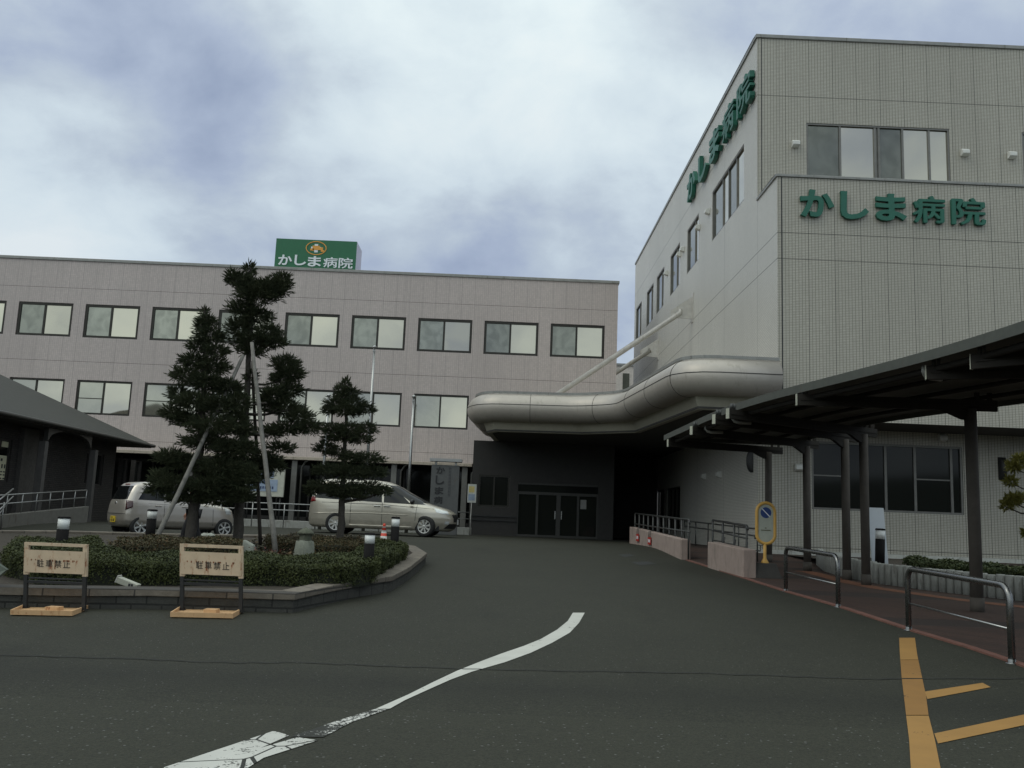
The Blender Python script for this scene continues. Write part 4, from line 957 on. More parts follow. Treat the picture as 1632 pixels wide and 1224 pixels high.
# ---------------------------------------------------------------- pink low walls, hand rails, red plates
def low_wall(name, label, a, b, top_a, top_b, thick, group):
    A, B = PG(*a), PG(*b); ha = PY(*top_a, A.y).z; hb = PY(*top_b, B.y).z
    d = (B-A); d.z = 0; d.normalize(); n = Vector((-d.y, d.x, 0));
    if n.x < 0: n = -n
    mb = MB(); q = (A, B, B+n*thick, A+n*thick); hz = (ha, hb, hb, ha)
    mb.hexa([(p.x, p.y, G(p.y)-.1) for p in q], [(p.x, p.y, h) for p, h in zip(q, hz)])
    o = mb.build(name, Mt['pink_render'], None, tuple(A), bevel=.02); tag(o, label, 'low wall', group); return A, B, n, ha, hb
A1, B1, n1, ha1, hb1 = low_wall('low_wall', 'longer pinkish low wall with two red plates hung on it, running in under the canopy', (1003, 866), (1085.5, 892), (1003, 839.5), (1085.5, 859.5), .26, 'pink low walls beside the drive')
A2, B2, n2, ha2, hb2 = low_wall('low_wall', 'short pinkish low wall block just left of the yellow no parking sign', (1127.5, 904.5), (1184.5, 921.5), (1127.5, 863.3), (1184.5, 875.5), .3, 'pink low walls beside the drive')
t = thing('ramp_railing', 'dark railing with many posts behind the longer pink wall under the canopy', 'railing', (A1.x+.2, A1.y, ha1))
TA, TB = PY(1007, 818, A1.y), PY(1090, 828, B1.y); off_ = n1*.2
TA = Vector((A1.x, A1.y, TA.z))+off_; TB = Vector((B1.x, B1.y, TB.z))+off_
mb = MB(); mb.tube([TA, TB, TB+(TB-TA).normalized()*.1+Vector((0, 0, -.03)), TB+(TB-TA).normalized()*.14+Vector((0, 0, -.12))], .027, 8); mb.build('rail', Mt['rail_grey'], t)
mb = MB(); mb.tube([TA+Vector((0, 0, -.38)), TB+Vector((0, 0, -.33))+(TB-TA).normalized()*.2], .022, 8); mb.build('rail', Mt['rail_grey'], t)
for i in range(11):
    p = TA.lerp(TB, i/10); mb = MB(); mb.tube([(p.x, p.y, G(p.y)), p], .025, 8); mb.build('post', Mt['rail_grey'], t)
t = thing('ramp_railing', 'long low two bar hand rail along the side wall behind the short pink wall', 'railing', (7.2, 28, G(28)))
for a, b in (((1091, 830), (1207, 843)), ((1091, 838.5), (1203, 854))):
    mb = MB(); P_, Q_ = PX(*a, 7.2), PX(*b, 7.2); mb.tube([P_, Q_, Q_+Vector((0, -.05, -.08))], .024, 8); mb.build('rail', Mt['rail_grey'], t)
for k in range(6):
    p = PX(1091, 830, 7.2).lerp(PX(1207, 843, 7.2), k/5); mb = MB(); mb.tube([(p.x, p.y, G(p.y)-.05), p], .023, 8); mb.build('post', Mt['rail_grey'], t)
t = thing('ramp_railing', 'short dark railing of four posts standing over the short pink wall', 'railing', (5.95, 23, G(23)))
P_, Q_ = PX(1136, 829, 5.95), PX(1190, 838, 5.95)
mb = MB(); mb.tube([P_, Q_, Q_+Vector((.0, -.06, -.03)), Q_+Vector((0, -.09, -.1))], .03, 8); mb.build('rail', Mt['rail_grey'], t)
mb = MB(); mb.tube([P_+Vector((0, 0, -.28)), Q_+Vector((0, -.05, -.3))], .024, 8); mb.build('rail', Mt['rail_grey'], t)
for k in range(4):
    p = P_.lerp(Q_, k/3); mb = MB(); mb.tube([(p.x, p.y, G(p.y)-.05), p], .028, 8); mb.build('post', Mt['rail_grey'], t)
    mb = MB(); a = p+Vector((0, 0, -.55)); mb.tube([a, a+Vector((.32, -.03, -.03)), a+Vector((.33, -.03, .1))], .018, 6); mb.build('bracket', Mt['rail_grey'], t)
for (x0, y0, x1, y1, lab) in ((1012, 851, 1023.5, 862.5, 'small red plate hooked over the pink wall, deeper under the canopy'), (1031, 856, 1042.5, 868, 'small red plate hooked over the pink wall, nearer the wall end')):
    f = lambda px: (px-795)
    # where this picture column crosses the wall line
    best = min((abs(proj((*(A1.lerp(B1, k/200)).xy, G(A1.lerp(B1, k/200).y)+.4))[0]-(x0+x1)/2), k) for k in range(201))[1]/200
    c = A1.lerp(B1, best); d = (B1-A1); d.z = 0; d.normalize(); zt_, zb2 = PY((x0+x1)/2, y0, c.y).z, PY((x0+x1)/2, y1, c.y).z; hw = .24
    t = thing('hanging_plate', lab, 'plate', (c.x, c.y, zb2)); nn_ = -n1
    def pl(u_, z, w): p = c+d*(u_*hw)+nn_*w; return (p.x, p.y, z)
    mb = MB(); mb.hexa([pl(-1, zb2, .03), pl(1, zb2, .03), pl(1, zb2, .045), pl(-1, zb2, .045)], [pl(-1, zt_, .03), pl(1, zt_, .03), pl(1, zt_, .045), pl(-1, zt_, .045)]); mb.build('plate', Mt['red_sign'], t)
    mb = MB(); hz_ = zt_-zb2
    for u_ in (-.6, -.2, .2, .6): mb.hexa([pl(u_-.13, zb2+hz_*.3, .046), pl(u_+.1, zb2+hz_*.3, .046), pl(u_+.1, zb2+hz_*.3, .049), pl(u_-.13, zb2+hz_*.3, .049)], [pl(u_-.13, zb2+hz_*.72, .046), pl(u_+.1, zb2+hz_*.72, .046), pl(u_+.1, zb2+hz_*.72, .049), pl(u_-.13, zb2+hz_*.72, .049)])
    mb.build('writing', Mt['white_paint'], t)
    wt = ha1+(hb1-ha1)*best; mb = MB()
    for u_ in (-.5, .5): mb.tube([pl(u_, zt_-.01, .038), pl(u_, wt+.02, .03), pl(u_, wt+.03, -.1)], .011, 6)
    mb.build('hook', Mt['rail_grey'], t)

# ---------------------------------------------------------------- yellow oval no parking sign
c = PG(1217, 921); s = c.y/1450
t = thing('no_parking_sign', 'yellow oval framed no parking sign with blue disc on a dark block foot', 'sign', c)
mb = MB(); w0, w1 = 24*s, 15*s; hb_ = 23*s
mb.hexa([(c.x-w0, c.y-w0*.8, c.z), (c.x+w0, c.y-w0*.8, c.z), (c.x+w0, c.y+w0*.8, c.z), (c.x-w0, c.y+w0*.8, c.z)], [(c.x-w1, c.y-w1*.8, c.z+hb_), (c.x+w1*1.1, c.y-w1*.8, c.z+hb_), (c.x+w1*1.1, c.y+w1*.8, c.z+hb_), (c.x-w1, c.y+w1*.8, c.z+hb_)])
mb.build('block_foot', mat('dark_block', (.045, .042, .038), .85, bump=.4), t, bevel=.01)
zs0_, zs1_ = PY(1220, 866.5, c.y).z, PY(1221, 801.5, c.y).z; ax_ = PY(1220.5, 834, c.y).x; hw = 14.3*s
mb = MB(); mb.lathe([(6.5*s, c.z+hb_), (6*s, c.z+hb_+.02), (2.8*s, c.z+hb_+.1), (2.5*s, c.z+.5), (2.5*s, zs0_+.02)], (c.x+2*s, c.y, 0), 14); mb.build('pole', Mt['yellow_plastic'], t)
ov = [];
for k in range(13): a = math.pi*k/12; ov.append((ax_+hw*math.cos(a), zs1_-hw+hw*math.sin(a)))
for k in range(13): a = math.pi+math.pi*k/12; ov.append((ax_+hw*math.cos(a), zs0_+hw+hw*math.sin(a)))
mb = MB(); mb.tube([(x, c.y, z) for x, z in ov]+[(ov[0][0], c.y, ov[0][1])], 2.6*s, 10, cap=False); mb.build('frame', Mt['yellow_plastic'], t)
mb = MB(); n = len(ov); mb.add([(x, c.y-.01, z) for x, z in ov]+[(x, c.y+.015, z) for x, z in ov], [tuple(range(n)), tuple(range(2*n-1, n-1, -1))]); pf = mb.build('face', mat('sign_cream', (.42, .44, .37), .5, var=.1), t)
mb = MB(); cz = zs1_-hw*1.08; R = hw*.6; mb.add([(ax_+R*math.cos(2*math.pi*k/28), c.y-.013, cz+R*math.sin(2*math.pi*k/28)) for k in range(28)], (tuple(range(28)),)); mb.build('blue_disc', mat('traffic_blue', (.02, .055, .2), .5), t)
mb = MB(); e = R*.72; mb.bar((ax_-e, c.y-.015, cz+e), (ax_+e, c.y-.015, cz-e), .004, R*.16); mb.build('slash', Mt['white_paint'], t)
mb = MB()
for k, (v_, hw_) in enumerate(((.37, .12), (.315, .52))):
    z = zs0_+(zs1_-zs0_)*v_; x = -hw_
    while x < hw_-.04: mb.box((ax_+x*hw, c.y-.0135, z), (ax_+(x+.07)*hw, c.y-.0105, z+1.6*s)); x += .105
mb.build('writing', mat('olive_ink', (.09, .085, .03), .7), t)

# ---------------------------------------------------------------- steel hoop barriers on the kerb
for (a, ta, b, tb, lab) in (((1252.5, 943), (1253, 874), (1336, 968), (1336, 884), 'farther bent steel hoop barrier on the kerb, just right of the yellow sign'), ((1448.5, 1005), (1450, 909), (1613, 1058), (1604, 930), 'nearer large bent steel hoop barrier on the kerb at the right edge')):
    A, B = PG(*a), PG(*b); h = (PY(*ta, A.y).z-A.z+PY(*tb, B.y).z-B.z)/2; r = .038
    t = thing('hoop_barrier', lab, 'barrier', A, 0, 'steel hoop barriers along the footpath')
    up_ = Vector((0, 0, 1)); d = (B-A).normalized(); k = .16
    P_ = [A-up_*.03, A+up_*(h-k)]+[A+up_*(h-k+k*math.sin(q))+d*(k-k*math.cos(q)) for q in (.4, .8, 1.2)]+[A+up_*h+d*k, B+up_*h-d*k]+[B+up_*(h-k+k*math.cos(q))-d*(k-k*math.sin(q)) for q in (.4, .8, 1.2)]+[B+up_*(h-k), B-up_*.03]
    mb = MB(); mb.tube(P_, r, 14); mb.build('hoop', Mt['hoop_steel'], t)
    mb = MB(); mb.tube([A+up_*h*.44, B+up_*h*.44], .014, 8); mb.build('cross_rail', Mt['steel'], t)
    for q in (A, B): mb = MB(); mb.lathe([(.07, 0), (.07, .008), (r+.004, .012), (r+.004, .05)], q, 14); mb.build('foot_collar', Mt['hoop_steel'], t)

# ---------------------------------------------------------------- planter by the front wall: pile edging, shrubs, board and bollard
ppx = [(1306, 903), (1318, 912), (1350, 921), (1400, 931), (1490, 943), (1567, 952), (1632, 959), (1720, 969), (1800, 979)]
pp = [PG(*p) for p in ppx]; PH = .47
t = thing('planter_edging', 'low edging of upright pale concrete piles round the bed at the front wall', 'planter edging', pp[3])
acc = 0; seg = 0; D_ = .17
tot = sum((b-a).length for a, b in zip(pp[:-1], pp[1:])); kk = int(tot/D_)
def along(P, s):
    for a, b in zip(P[:-1], P[1:]):
        l = (b-a).length
        if s <= l: return a.lerp(b, s/l)
        s -= l
    return P[-1]
for i in range(kk):
    p = along(pp, i*D_); r = D_*.52; hh = PH+random.uniform(-.012, .012)
    mb = MB(); mb.lathe([(r, G(p.y)-.05), (r, G(p.y)+hh-.02), (r*.86, G(p.y)+hh)], (p.x, p.y, 0), 10); mb.build('pile', Mt['concrete'], t)
bed = [(p.x, p.y) for p in pp]+[(pp[-1].x+3, YU-.07), (pp[0].x, YU-.07)]
mb = MB(); mb.add([(x, y, G(pp[3].y)+PH-.09) for x, y in bed], (tuple(range(len(bed))),)); tag(mb.build('planter_soil', Mt['soil'], fixn=False), kind='structure')
zb0 = G(pp[3].y)+PH-.09
p = PY(1402, 893, pp[3].y+.35); p.z = zb0
def bollard(p, h, r, label, cat='bollard light', tilt=0, share=.3, group='bollard lights around the planted bed'):
    t = thing('bollard_light', label, cat, p, 0, group); t.rotation_euler = (0, tilt, 0)
    b = MB(); b.lathe([(r, -.06), (r, h*(1-share))], (0, 0, 0), 20); b.build('post', Mt['bollard_dark'], t, local=True)
    b = MB(); b.lathe([(r*.97, h*(1-share)), (r*.97, h*.955)], (0, 0, 0), 20); b.build('lamp_lens', Mt['lamp_lens'], t, local=True)
    b = MB(); b.lathe([(r*1.06, h*.955), (r*1.06, h*.985), (r*.8, h)], (0, 0, 0), 20); b.build('cap', Mt['bollard_dark'], t, local=True)
    return t
bollard(p, (893-834)*p.y/1450, 7.3*p.y/1450, 'tilted black bollard light with white band before a white board, right bed', tilt=math.radians(2), share=.28, group='bollard lights around the planted bed')
q = PY(1403, 873, p.y+.4); w = 12.8*q.y/1450; h = PY(1403, 809, q.y).z-q.z
mb = MB(); mb.hexa([(q.x-w, q.y, zb0-.02), (q.x+w, q.y, zb0-.02), (q.x+w, q.y+.03, zb0-.02), (q.x-w, q.y+.03, zb0-.02)], [(q.x-w, q.y+.22, q.z+h), (q.x+w, q.y+.22, q.z+h), (q.x+w, q.y+.25, q.z+h), (q.x-w, q.y+.25, q.z+h)])
tag(mb.build('white_board', mat('board_white', (.5, .53, .56), .55, var=.05), None, (q.x, q.y, zb0)), 'blank white board standing behind the tilted bollard in the right bed', 'board')

# ---------------------------------------------------------------- name board, notice stand and billboard before the long wing
Yn = 36.0; a, b = PY(686, 780, Yn).x, PY(731, 780, Yn).x; zt_ = PY(708, 741, Yn).z
t = thing('name_board', 'grey upright name board with black vertical lettering and a small roof, beyond the minivan nose', 'sign', ((a+b)/2, Yn, G(Yn)))
mb = MB(); mb.box((a, Yn, G(Yn)), (b, Yn+.25, zt_)); mb.build('board', Mt['grey_board'], t, bevel=.015)
mb = MB(); mb.box((a-.08, Yn-.12, zt_+.13), (b+.08, Yn+.37, zt_+.25)); mb.box((a+.12, Yn+.05, zt_), (a+.2, Yn+.2, zt_+.13)); mb.box((b-.2, Yn+.05, zt_), (b-.12, Yn+.2, zt_+.13)); mb.build('cap', Mt['dull_steel'], t)
zc_ = [PY(703, y, Yn).z for y in (744, 755, 758, 772, 776, 788, 791, 803, 806, 818)]
for i, ch in enumerate('かしま病院'):
    mb = MB(); cx = PY(702-.6*i, 760, Yn).x; ww_ = .17; put_glyph(mb, ch, .02, lambda x, y, w: (cx-ww_+2*ww_*x, Yn-.004-.015*w, zc_[2*i+1]+(zc_[2*i]-zc_[2*i+1])*y)); mb.build('letter', Mt['black_ink'], t)
mb = MB(); cx = PY(717, 760, Yn).x
for i in range(9):
    z = PY(717, 745+i*5.2, Yn).z; mb.box((cx-.045, Yn-.01, z-.1), (cx-.012, Yn-.002, z)); mb.box((cx-.012, Yn-.01, z-.045), (cx+.045, Yn-.002, z-.015)); mb.box((cx+.01, Yn-.01, z-.1), (cx+.035, Yn-.002, z-.055))
mb.build('writing', mat('faded_ink', (.06, .062, .065), .7), t)
Yt = 38.0; a, b = PY(744.5, 800, Yt).x, PY(758.5, 800, Yt).x; z0, z1 = PY(750, 801, Yt).z, PY(752, 771.5, Yt).z
t = thing('notice_stand', 'small pale notice on a thin pole at the left end of the entrance wall', 'notice', ((a+b)/2, Yt, G(Yt)))
mb = MB(); mb.tube([((a+b)/2, Yt+.02, G(Yt)), ((a+b)/2, Yt+.02, z1-.1)], .022, 8); mb.build('pole', Mt['white_steel'], t)
mb = MB(); mb.box((a, Yt-.02, z0), (b, Yt-.001, z1)); mb.build('sheet', mat('notice_white', (.55, .56, .52), .6), t)
mb = MB(); mb.box((a+.05, Yt-.024, z0+(z1-z0)*.55), (b-.08, Yt-.021, z0+(z1-z0)*.88)); mb.build('yellow_print', Mt['notice_yellow'], t)
mb = MB(); mb.box((a+.04, Yt-.024, z0+(z1-z0)*.12), (b-.05, Yt-.021, z0+(z1-z0)*.46)); mb.build('blue_print', Mt['notice_blue'], t)
Yb2 = 43.0; a, b = PY(390, 780, Yb2).x, PY(452, 780, Yb2).x; z0, z1 = PY(425, 791.5, Yb2).z, PY(445, 745.5, Yb2).z
t = thing('billboard', 'cream notice case with pale blue writing panels behind the big tree, before the long wing', 'notice board', ((a+b)/2, Yb2, G(Yb2)))
mb = MB(); mb.box((a, Yb2, z0), (b, Yb2+.15, z1)); mb.build('case', mat('case_cream', (.5, .5, .42), .6), t, bevel=.02)
mb = MB(); mb.box((a+.1, Yb2-.02, z0+.25), (b-.3, Yb2-.002, z0+.8)); mb.box((a+.1, Yb2-.02, z0+.88), (b-.5, Yb2-.002, z1-.1)); mb.build('blue_panel', Mt['notice_blue'], t)
mb = MB(); x = a+.16
while x < b-.5:
    mb.box((x, Yb2-.026, z0+.36), (x+.07, Yb2-.021, z0+.48)); x += .11
x = a+.2
while x < b-.9: mb.box((x, Yb2-.026, z0+.6), (x+.2, Yb2-.021, z0+.74)); x += .3
mb.build('writing', mat('navy_ink', (.04, .06, .13), .7), t)
for x in (a+.15, b-.15): mb = MB(); mb.tube([(x, Yb2+.08, G(Yb2)), (x, Yb2+.08, z0+.01)], .04, 8); mb.build('leg', Mt['dark_metal'], t)
# ---------------------------------------------------------------- planted bed on the left
front = [(-160, 962), (-60, 968), (110, 970), (240, 971), (400, 975), (466, 977), (520, 963), (575, 951), (622, 943), (650, 925), (678, 899)]
out_ = [PG(*p) for p in front]
back = [PG(x, y) for x, y in ((660, 886), (560, 868), (300, 866), (100, 861), (-20, 861), (-160, 868))]
CH = .25
plan_ = out_+back
cx_ = sum(p.x for p in plan_)/len(plan_); cy_ = sum(p.y for p in plan_)/len(plan_)
t = thing('planter_wall', 'low dark stone block wall with a tan capping round the planted bed', 'planter wall', (out_[4].x, out_[4].y, G(out_[4].y)))
def inset(P, w):
    n = len(P); R = []
    for i in range(n):
        a, b, c = P[i-1], P[i], P[(i+1) % n]; d1 = Vector((b-a).xy).normalized(); d2 = Vector((c-b).xy).normalized()
        m_ = (Vector((-d1.y, d1.x))+Vector((-d2.y, d2.x))); m_.normalize(); k = w/max(.45, m_.dot(Vector((-d1.y, d1.x)))); R.append(Vector((b.x+m_.x*k, b.y+m_.y*k, 0)))
    return R
in_ = inset(plan_, .3); lip = inset(plan_, -.025); lip2 = inset(plan_, .0)
b1, b2 = MB(), MB(); n = len(plan_)
for i in range(n):
    j = (i+1) % n; q = (lip2[i], lip2[j], in_[j], in_[i])
    b1.hexa([(p.x, p.y, G(p.y)-.1) for p in q], [(p.x, p.y, G(p.y)+CH-.09) for p in q])
    q = (lip[i], lip[j], in_[j], in_[i]); b2.hexa([(p.x, p.y, G(p.y)+CH-.088) for p in q], [(p.x, p.y, G(p.y)+CH) for p in q])
b1.build('block_course', Mt['curb_block'], t); b2.build('capping', Mt['curb_cap'], t, bevel=.012)
mb = MB(); mb.add([(p.x, p.y, G(p.y)+CH-.06) for p in in_], (tuple(range(n)),)); o = mb.build('bed_soil', Mt['soil'], fixn=False)
bm = bmesh.new(); bm.from_mesh(o.data); bmesh.ops.triangulate(bm, faces=bm.faces); bm.to_mesh(o.data); bm.free(); tag(o, kind='structure')
SO = CH-.06     # soil above the drive

Mt['hedge_leaf'] = foliage_mat('hedge_leaf', (.028, .037, .010), (.048, .058, .013), (.062, .07, .018))
Mt['brown_leaf'] = foliage_mat('brown_leaf', (.045, .04, .018), (.07, .06, .025), (.11, .06, .025))
Mt['spruce_leaf'] = foliage_mat('spruce_leaf', (.038, .05, .026), (.07, .084, .043), (.12, .128, .066))
Mt['pine_leaf'] = foliage_mat('pine_leaf', (.13, .13, .028), (.21, .2, .045), (.26, .23, .06))
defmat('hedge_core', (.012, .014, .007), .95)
defmat('red_leaf', (.11, .03, .018), .7)
def leaves_mesh(name, P, Nrm, size, m, parent, spread=.5, asp=.55):
    k = len(P); nr = Nrm+rng.normal(0, spread, (k, 3)); nr /= np.linalg.norm(nr, axis=1)[:, None]
    t1 = np.cross(nr, rng.normal(0, 1, (k, 3))); t1 /= np.linalg.norm(t1, axis=1)[:, None]; t2 = np.cross(nr, t1)
    s = size*rng.uniform(.6, 1.35, (k, 1)); V = np.stack([P-t1*s, P-t2*s*asp, P+t1*s, P+t2*s*asp], 1).reshape(-1, 3)
    if parent is not None: V = V-np.array(chain(parent).translation)
    me = bpy.data.meshes.new(name); me.vertices.add(4*k); me.vertices.foreach_set('co', V.ravel()); me.loops.add(4*k); me.loops.foreach_set('vertex_index', np.arange(4*k))
    me.polygons.add(k); me.polygons.foreach_set('loop_start', np.arange(k)*4); me.materials.append(m); me.update(calc_edges=True); me.validate()
    o = bpy.data.objects.new(name, me); COL.objects.link(o); o.parent = parent; return o
def inpoly(x, y, P):
    c = np.zeros(len(x), bool); n = len(P)
    for i in range(n):
        x0, y0 = P[i]; x1, y1 = P[(i+1) % n]
        with np.errstate(divide='ignore', invalid='ignore'): c ^= ((y0 > y) != (y1 > y)) & (x < (x1-x0)*(y-y0)/(y1-y0)+x0)
    return c
Gv = np.vectorize(G)
def hedge(label, poly, base, top, dens, m, size=.032, group=None, cat='hedge', name='trimmed_hedge'):
    P = [(p.x, p.y) for p in poly]; xs = np.array([p[0] for p in P]); ys = np.array([p[1] for p in P])
    t = thing(name, label, cat, (float(xs.mean()), float(ys.mean()), G(float(ys.mean()))+base), 0, group)
    A_ = .5*abs(np.dot(xs, np.roll(ys, 1))-np.dot(ys, np.roll(xs, 1)))
    nb = int(dens*(xs.max()-xs.min())*(ys.max()-ys.min())); x = rng.uniform(xs.min(), xs.max(), nb); y = rng.uniform(ys.min(), ys.max(), nb); k = inpoly(x, y, P); x, y = x[k], y[k]
    bump = .035*np.sin(x*5.1+y*2.3)+.03*np.sin(x*2.2-y*6.7)+rng.normal(0, .016, len(x))
    pts_ = [np.stack([x, y, Gv(y)+top+bump-rng.exponential(.018, len(x))], 1)]; nrm = [np.tile([0, 0, 1.], (len(x), 1))]
    cx, cy = xs.mean(), ys.mean(); sgn = np.sign(sum(P[i-1][0]*P[i][1]-P[i][0]*P[i-1][1] for i in range(len(P))))
    for i in range(len(P)):
        a, b = np.array(P[i-1]), np.array(P[i]); L_ = np.linalg.norm(b-a); k = int(L_*(top-base)*dens*.8); 
        if k < 2: continue
        u_ = rng.uniform(0, 1, k); h = rng.uniform(0, 1, k)**.8; nx, ny = (b-a)[1]/L_*sgn, -(b-a)[0]/L_*sgn
        w = .03*np.sin(u_*L_*6)+rng.normal(0, .02, k)-rng.exponential(.02, k)-.05*np.clip(h-.8, 0, 1)*4*.3-.06*(1-h)
        xx, yy = a[0]+(b-a)[0]*u_+nx*w, a[1]+(b-a)[1]*u_+ny*w
        pts_.append(np.stack([xx, yy, Gv(yy)+base+(top-base)*h], 1)); nrm.append(np.tile([nx, ny, .25], (k, 1)))
    leaves_mesh('foliage', np.concatenate(pts_), np.concatenate(nrm), size, m, t)
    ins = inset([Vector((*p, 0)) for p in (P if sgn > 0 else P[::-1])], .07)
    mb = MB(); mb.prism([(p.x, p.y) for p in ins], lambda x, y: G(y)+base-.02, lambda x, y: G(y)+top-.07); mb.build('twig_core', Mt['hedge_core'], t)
    return t
HT = .52
hp = [(4, 880), (60, 892), (250, 895), (440, 897), (540, 901), (598, 896), (650, 870), (640, 862), (592, 861), (583, 868), (562, 880), (500, 885), (440, 884), (300, 881), (205, 878), (168, 873), (156, 858), (60, 858), (22, 862)]
hedge('long trimmed green hedge along the front and right edge of the planted bed', [PG(x, y, HT) for x, y in hp], SO, HT, 7000, Mt['hedge_leaf'], size=.0155)
hedge('brownish low hedge at the back of the bed, before the small silver hatchback', [PG(x, y, .52) for x, y in ((188, 866), (290, 868), (385, 869), (388, 859), (290, 856), (190, 855))], SO, .52, 3500, Mt['brown_leaf'], size=.019)
hedge('dark low shrubs at the back of the bed behind the stone lantern', [PG(x, y, .5) for x, y in ((500, 866), (560, 868), (590, 862), (560, 855), (505, 853), (425, 852), (428, 858))], SO, .5, 3200, Mt['brown_leaf'], size=.019)
# small plants on the bed floor
k = 5200; P_ = []; zone = [PG(x, y, SO) for x, y in ((170, 890), (600, 900), (610, 868), (300, 862), (170, 866))]
zx = [p.x for p in zone]; zy = [p.y for p in zone]; x = rng.uniform(min(zx), max(zx), k*3); y = rng.uniform(min(zy), max(zy), k*3); kk_ = inpoly(x, y, [(p.x, p.y) for p in zone]) & (np.sin(x*3.1)+np.sin(y*2.7+x) > -.3)
P_ = np.stack([x[kk_], y[kk_], Gv(y[kk_])+SO+rng.uniform(0, .14, kk_.sum())], 1)
o = leaves_mesh('ground_cover', P_, np.tile([0, 0, 1.], (len(P_), 1)), .04, Mt['brown_leaf'], None); tag(o, 'low brownish ground cover between the trunks in the bed', 'ground cover', kind='stuff')
c = PG(432, 883, HT-.05); P_ = np.array(c)+rng.normal(0, 1, (150, 3))*[.2, .12, .05]; tr = thing('red_shrub', 'small reddish shrub at the back edge of the front hedge', 'shrub', (c.x, c.y, G(c.y)+SO)); leaves_mesh('foliage', P_, np.tile([0, 0, 1.], (150, 1)), .026, Mt['red_leaf'], tr)
mb = MB()
for k in range(7): a = random.uniform(0, 6.28); mb.tube([(c.x, c.y, G(c.y)+SO-.02), (c.x+.22*math.cos(a), c.y+.12*math.sin(a), c.z-.03)], .008, 5)
mb.build('stems', Mt['dark_wood'], tr)

# right bed shrubs and the small pine at the picture edge
bedp = [PG(*p) for p in ((1452, 937), (1500, 944), (1567, 952), (1632, 959), (1720, 969), (1790, 978))]
hb = [Vector((p.x+.12, p.y+.22, 0)) for p in bedp]+[Vector((p.x+.5, p.y+1.35, 0)) for p in bedp[::-1]]
Mt['shrub_leaf'] = foliage_mat('shrub_leaf', (.035, .05, .018), (.06, .075, .026), (.09, .10, .035))
hedge('low green shrub row behind the concrete pile edging under the front wall', hb, PH-.1, PH+.1, 2600, Mt['shrub_leaf'], name='shrub_row', cat='shrubs')

def twigs(pads, s, Y, dens, L_, w, flat=1.0, upb=.35, dr=.85):
    """needle twigs growing outwards over each foliage pad; pads are measured in photo pixels at the tree's distance"""
    B, D_ = [], []
    for (px, py, rx, ry) in pads:
        c = np.array(PY(px, py, Y+random.uniform(-.2, .2)*rx*s*1.2)); r = np.array([rx*s, rx*s*dr, ry*s*flat])*.93
        k = int(rx*ry*dens); d = rng.normal(0, 1, (k, 3)); d /= np.linalg.norm(d, axis=1)[:, None]; q = rng.uniform(0, 1, (k, 1))**.42
        lump = 1+.22*np.sin(d[:, :1]*5+px)*np.sin(d[:, 1:2]*6+py)+.16*np.sin(d[:, 2:3]*9+px*.3)
        B.append(c+d*r*q*lump); v_ = d*r/np.linalg.norm(r)*2.2; v_[:, 2] += upb*rng.uniform(.2, 1.2, k); v_ += rng.normal(0, .38, (k, 3)); D_.append(v_/np.linalg.norm(v_, axis=1)[:, None])
    return np.concatenate(B), np.concatenate(D_)
def twig_mesh(name, B, D_, L_, w, m, parent):
    k = len(B); L_ = L_*rng.uniform(.55, 1.3, (k, 1)); ref = rng.normal(0, 1, (k, 3)); t1 = np.cross(D_, ref); t1 /= np.linalg.norm(t1, axis=1)[:, None]; t2 = np.cross(D_, t1)
    V = []
    for a in (0, math.pi/3, 2*math.pi/3):
        x = t1*math.cos(a)+t2*math.sin(a); V.append(np.stack([B-x*w*.3, B+D_*L_*.55-x*w, B+D_*L_, B+D_*L_*.55+x*w], 1))
    # needles standing off the twig
    for j in range(7):
        a = rng.uniform(0, 2*math.pi, (k, 1)); x = t1*np.cos(a)+t2*np.sin(a); y = t1*-np.sin(a)+t2*np.cos(a); b = B+D_*L_*(.12+.12*j); nl = w*2.6
        V.append(np.stack([b-y*w*.13, b+y*w*.13, b+x*nl+D_*nl*.9+y*w*.04, b+x*nl+D_*nl*.9-y*w*.04], 1))
    V = np.stack(V, 1).reshape(-1, 3)-np.array(chain(parent).translation); n4 = len(V)
    me = bpy.data.meshes.new(name); me.vertices.add(n4); me.vertices.foreach_set('co', V.ravel()); me.loops.add(n4); me.loops.foreach_set('vertex_index', np.arange(n4)); me.polygons.add(n4//4); me.polygons.foreach_set('loop_start', np.arange(n4//4)*4)
    me.materials.append(m); me.update(calc_edges=True); o = bpy.data.objects.new(name, me); COL.objects.link(o); o.parent = parent; return o
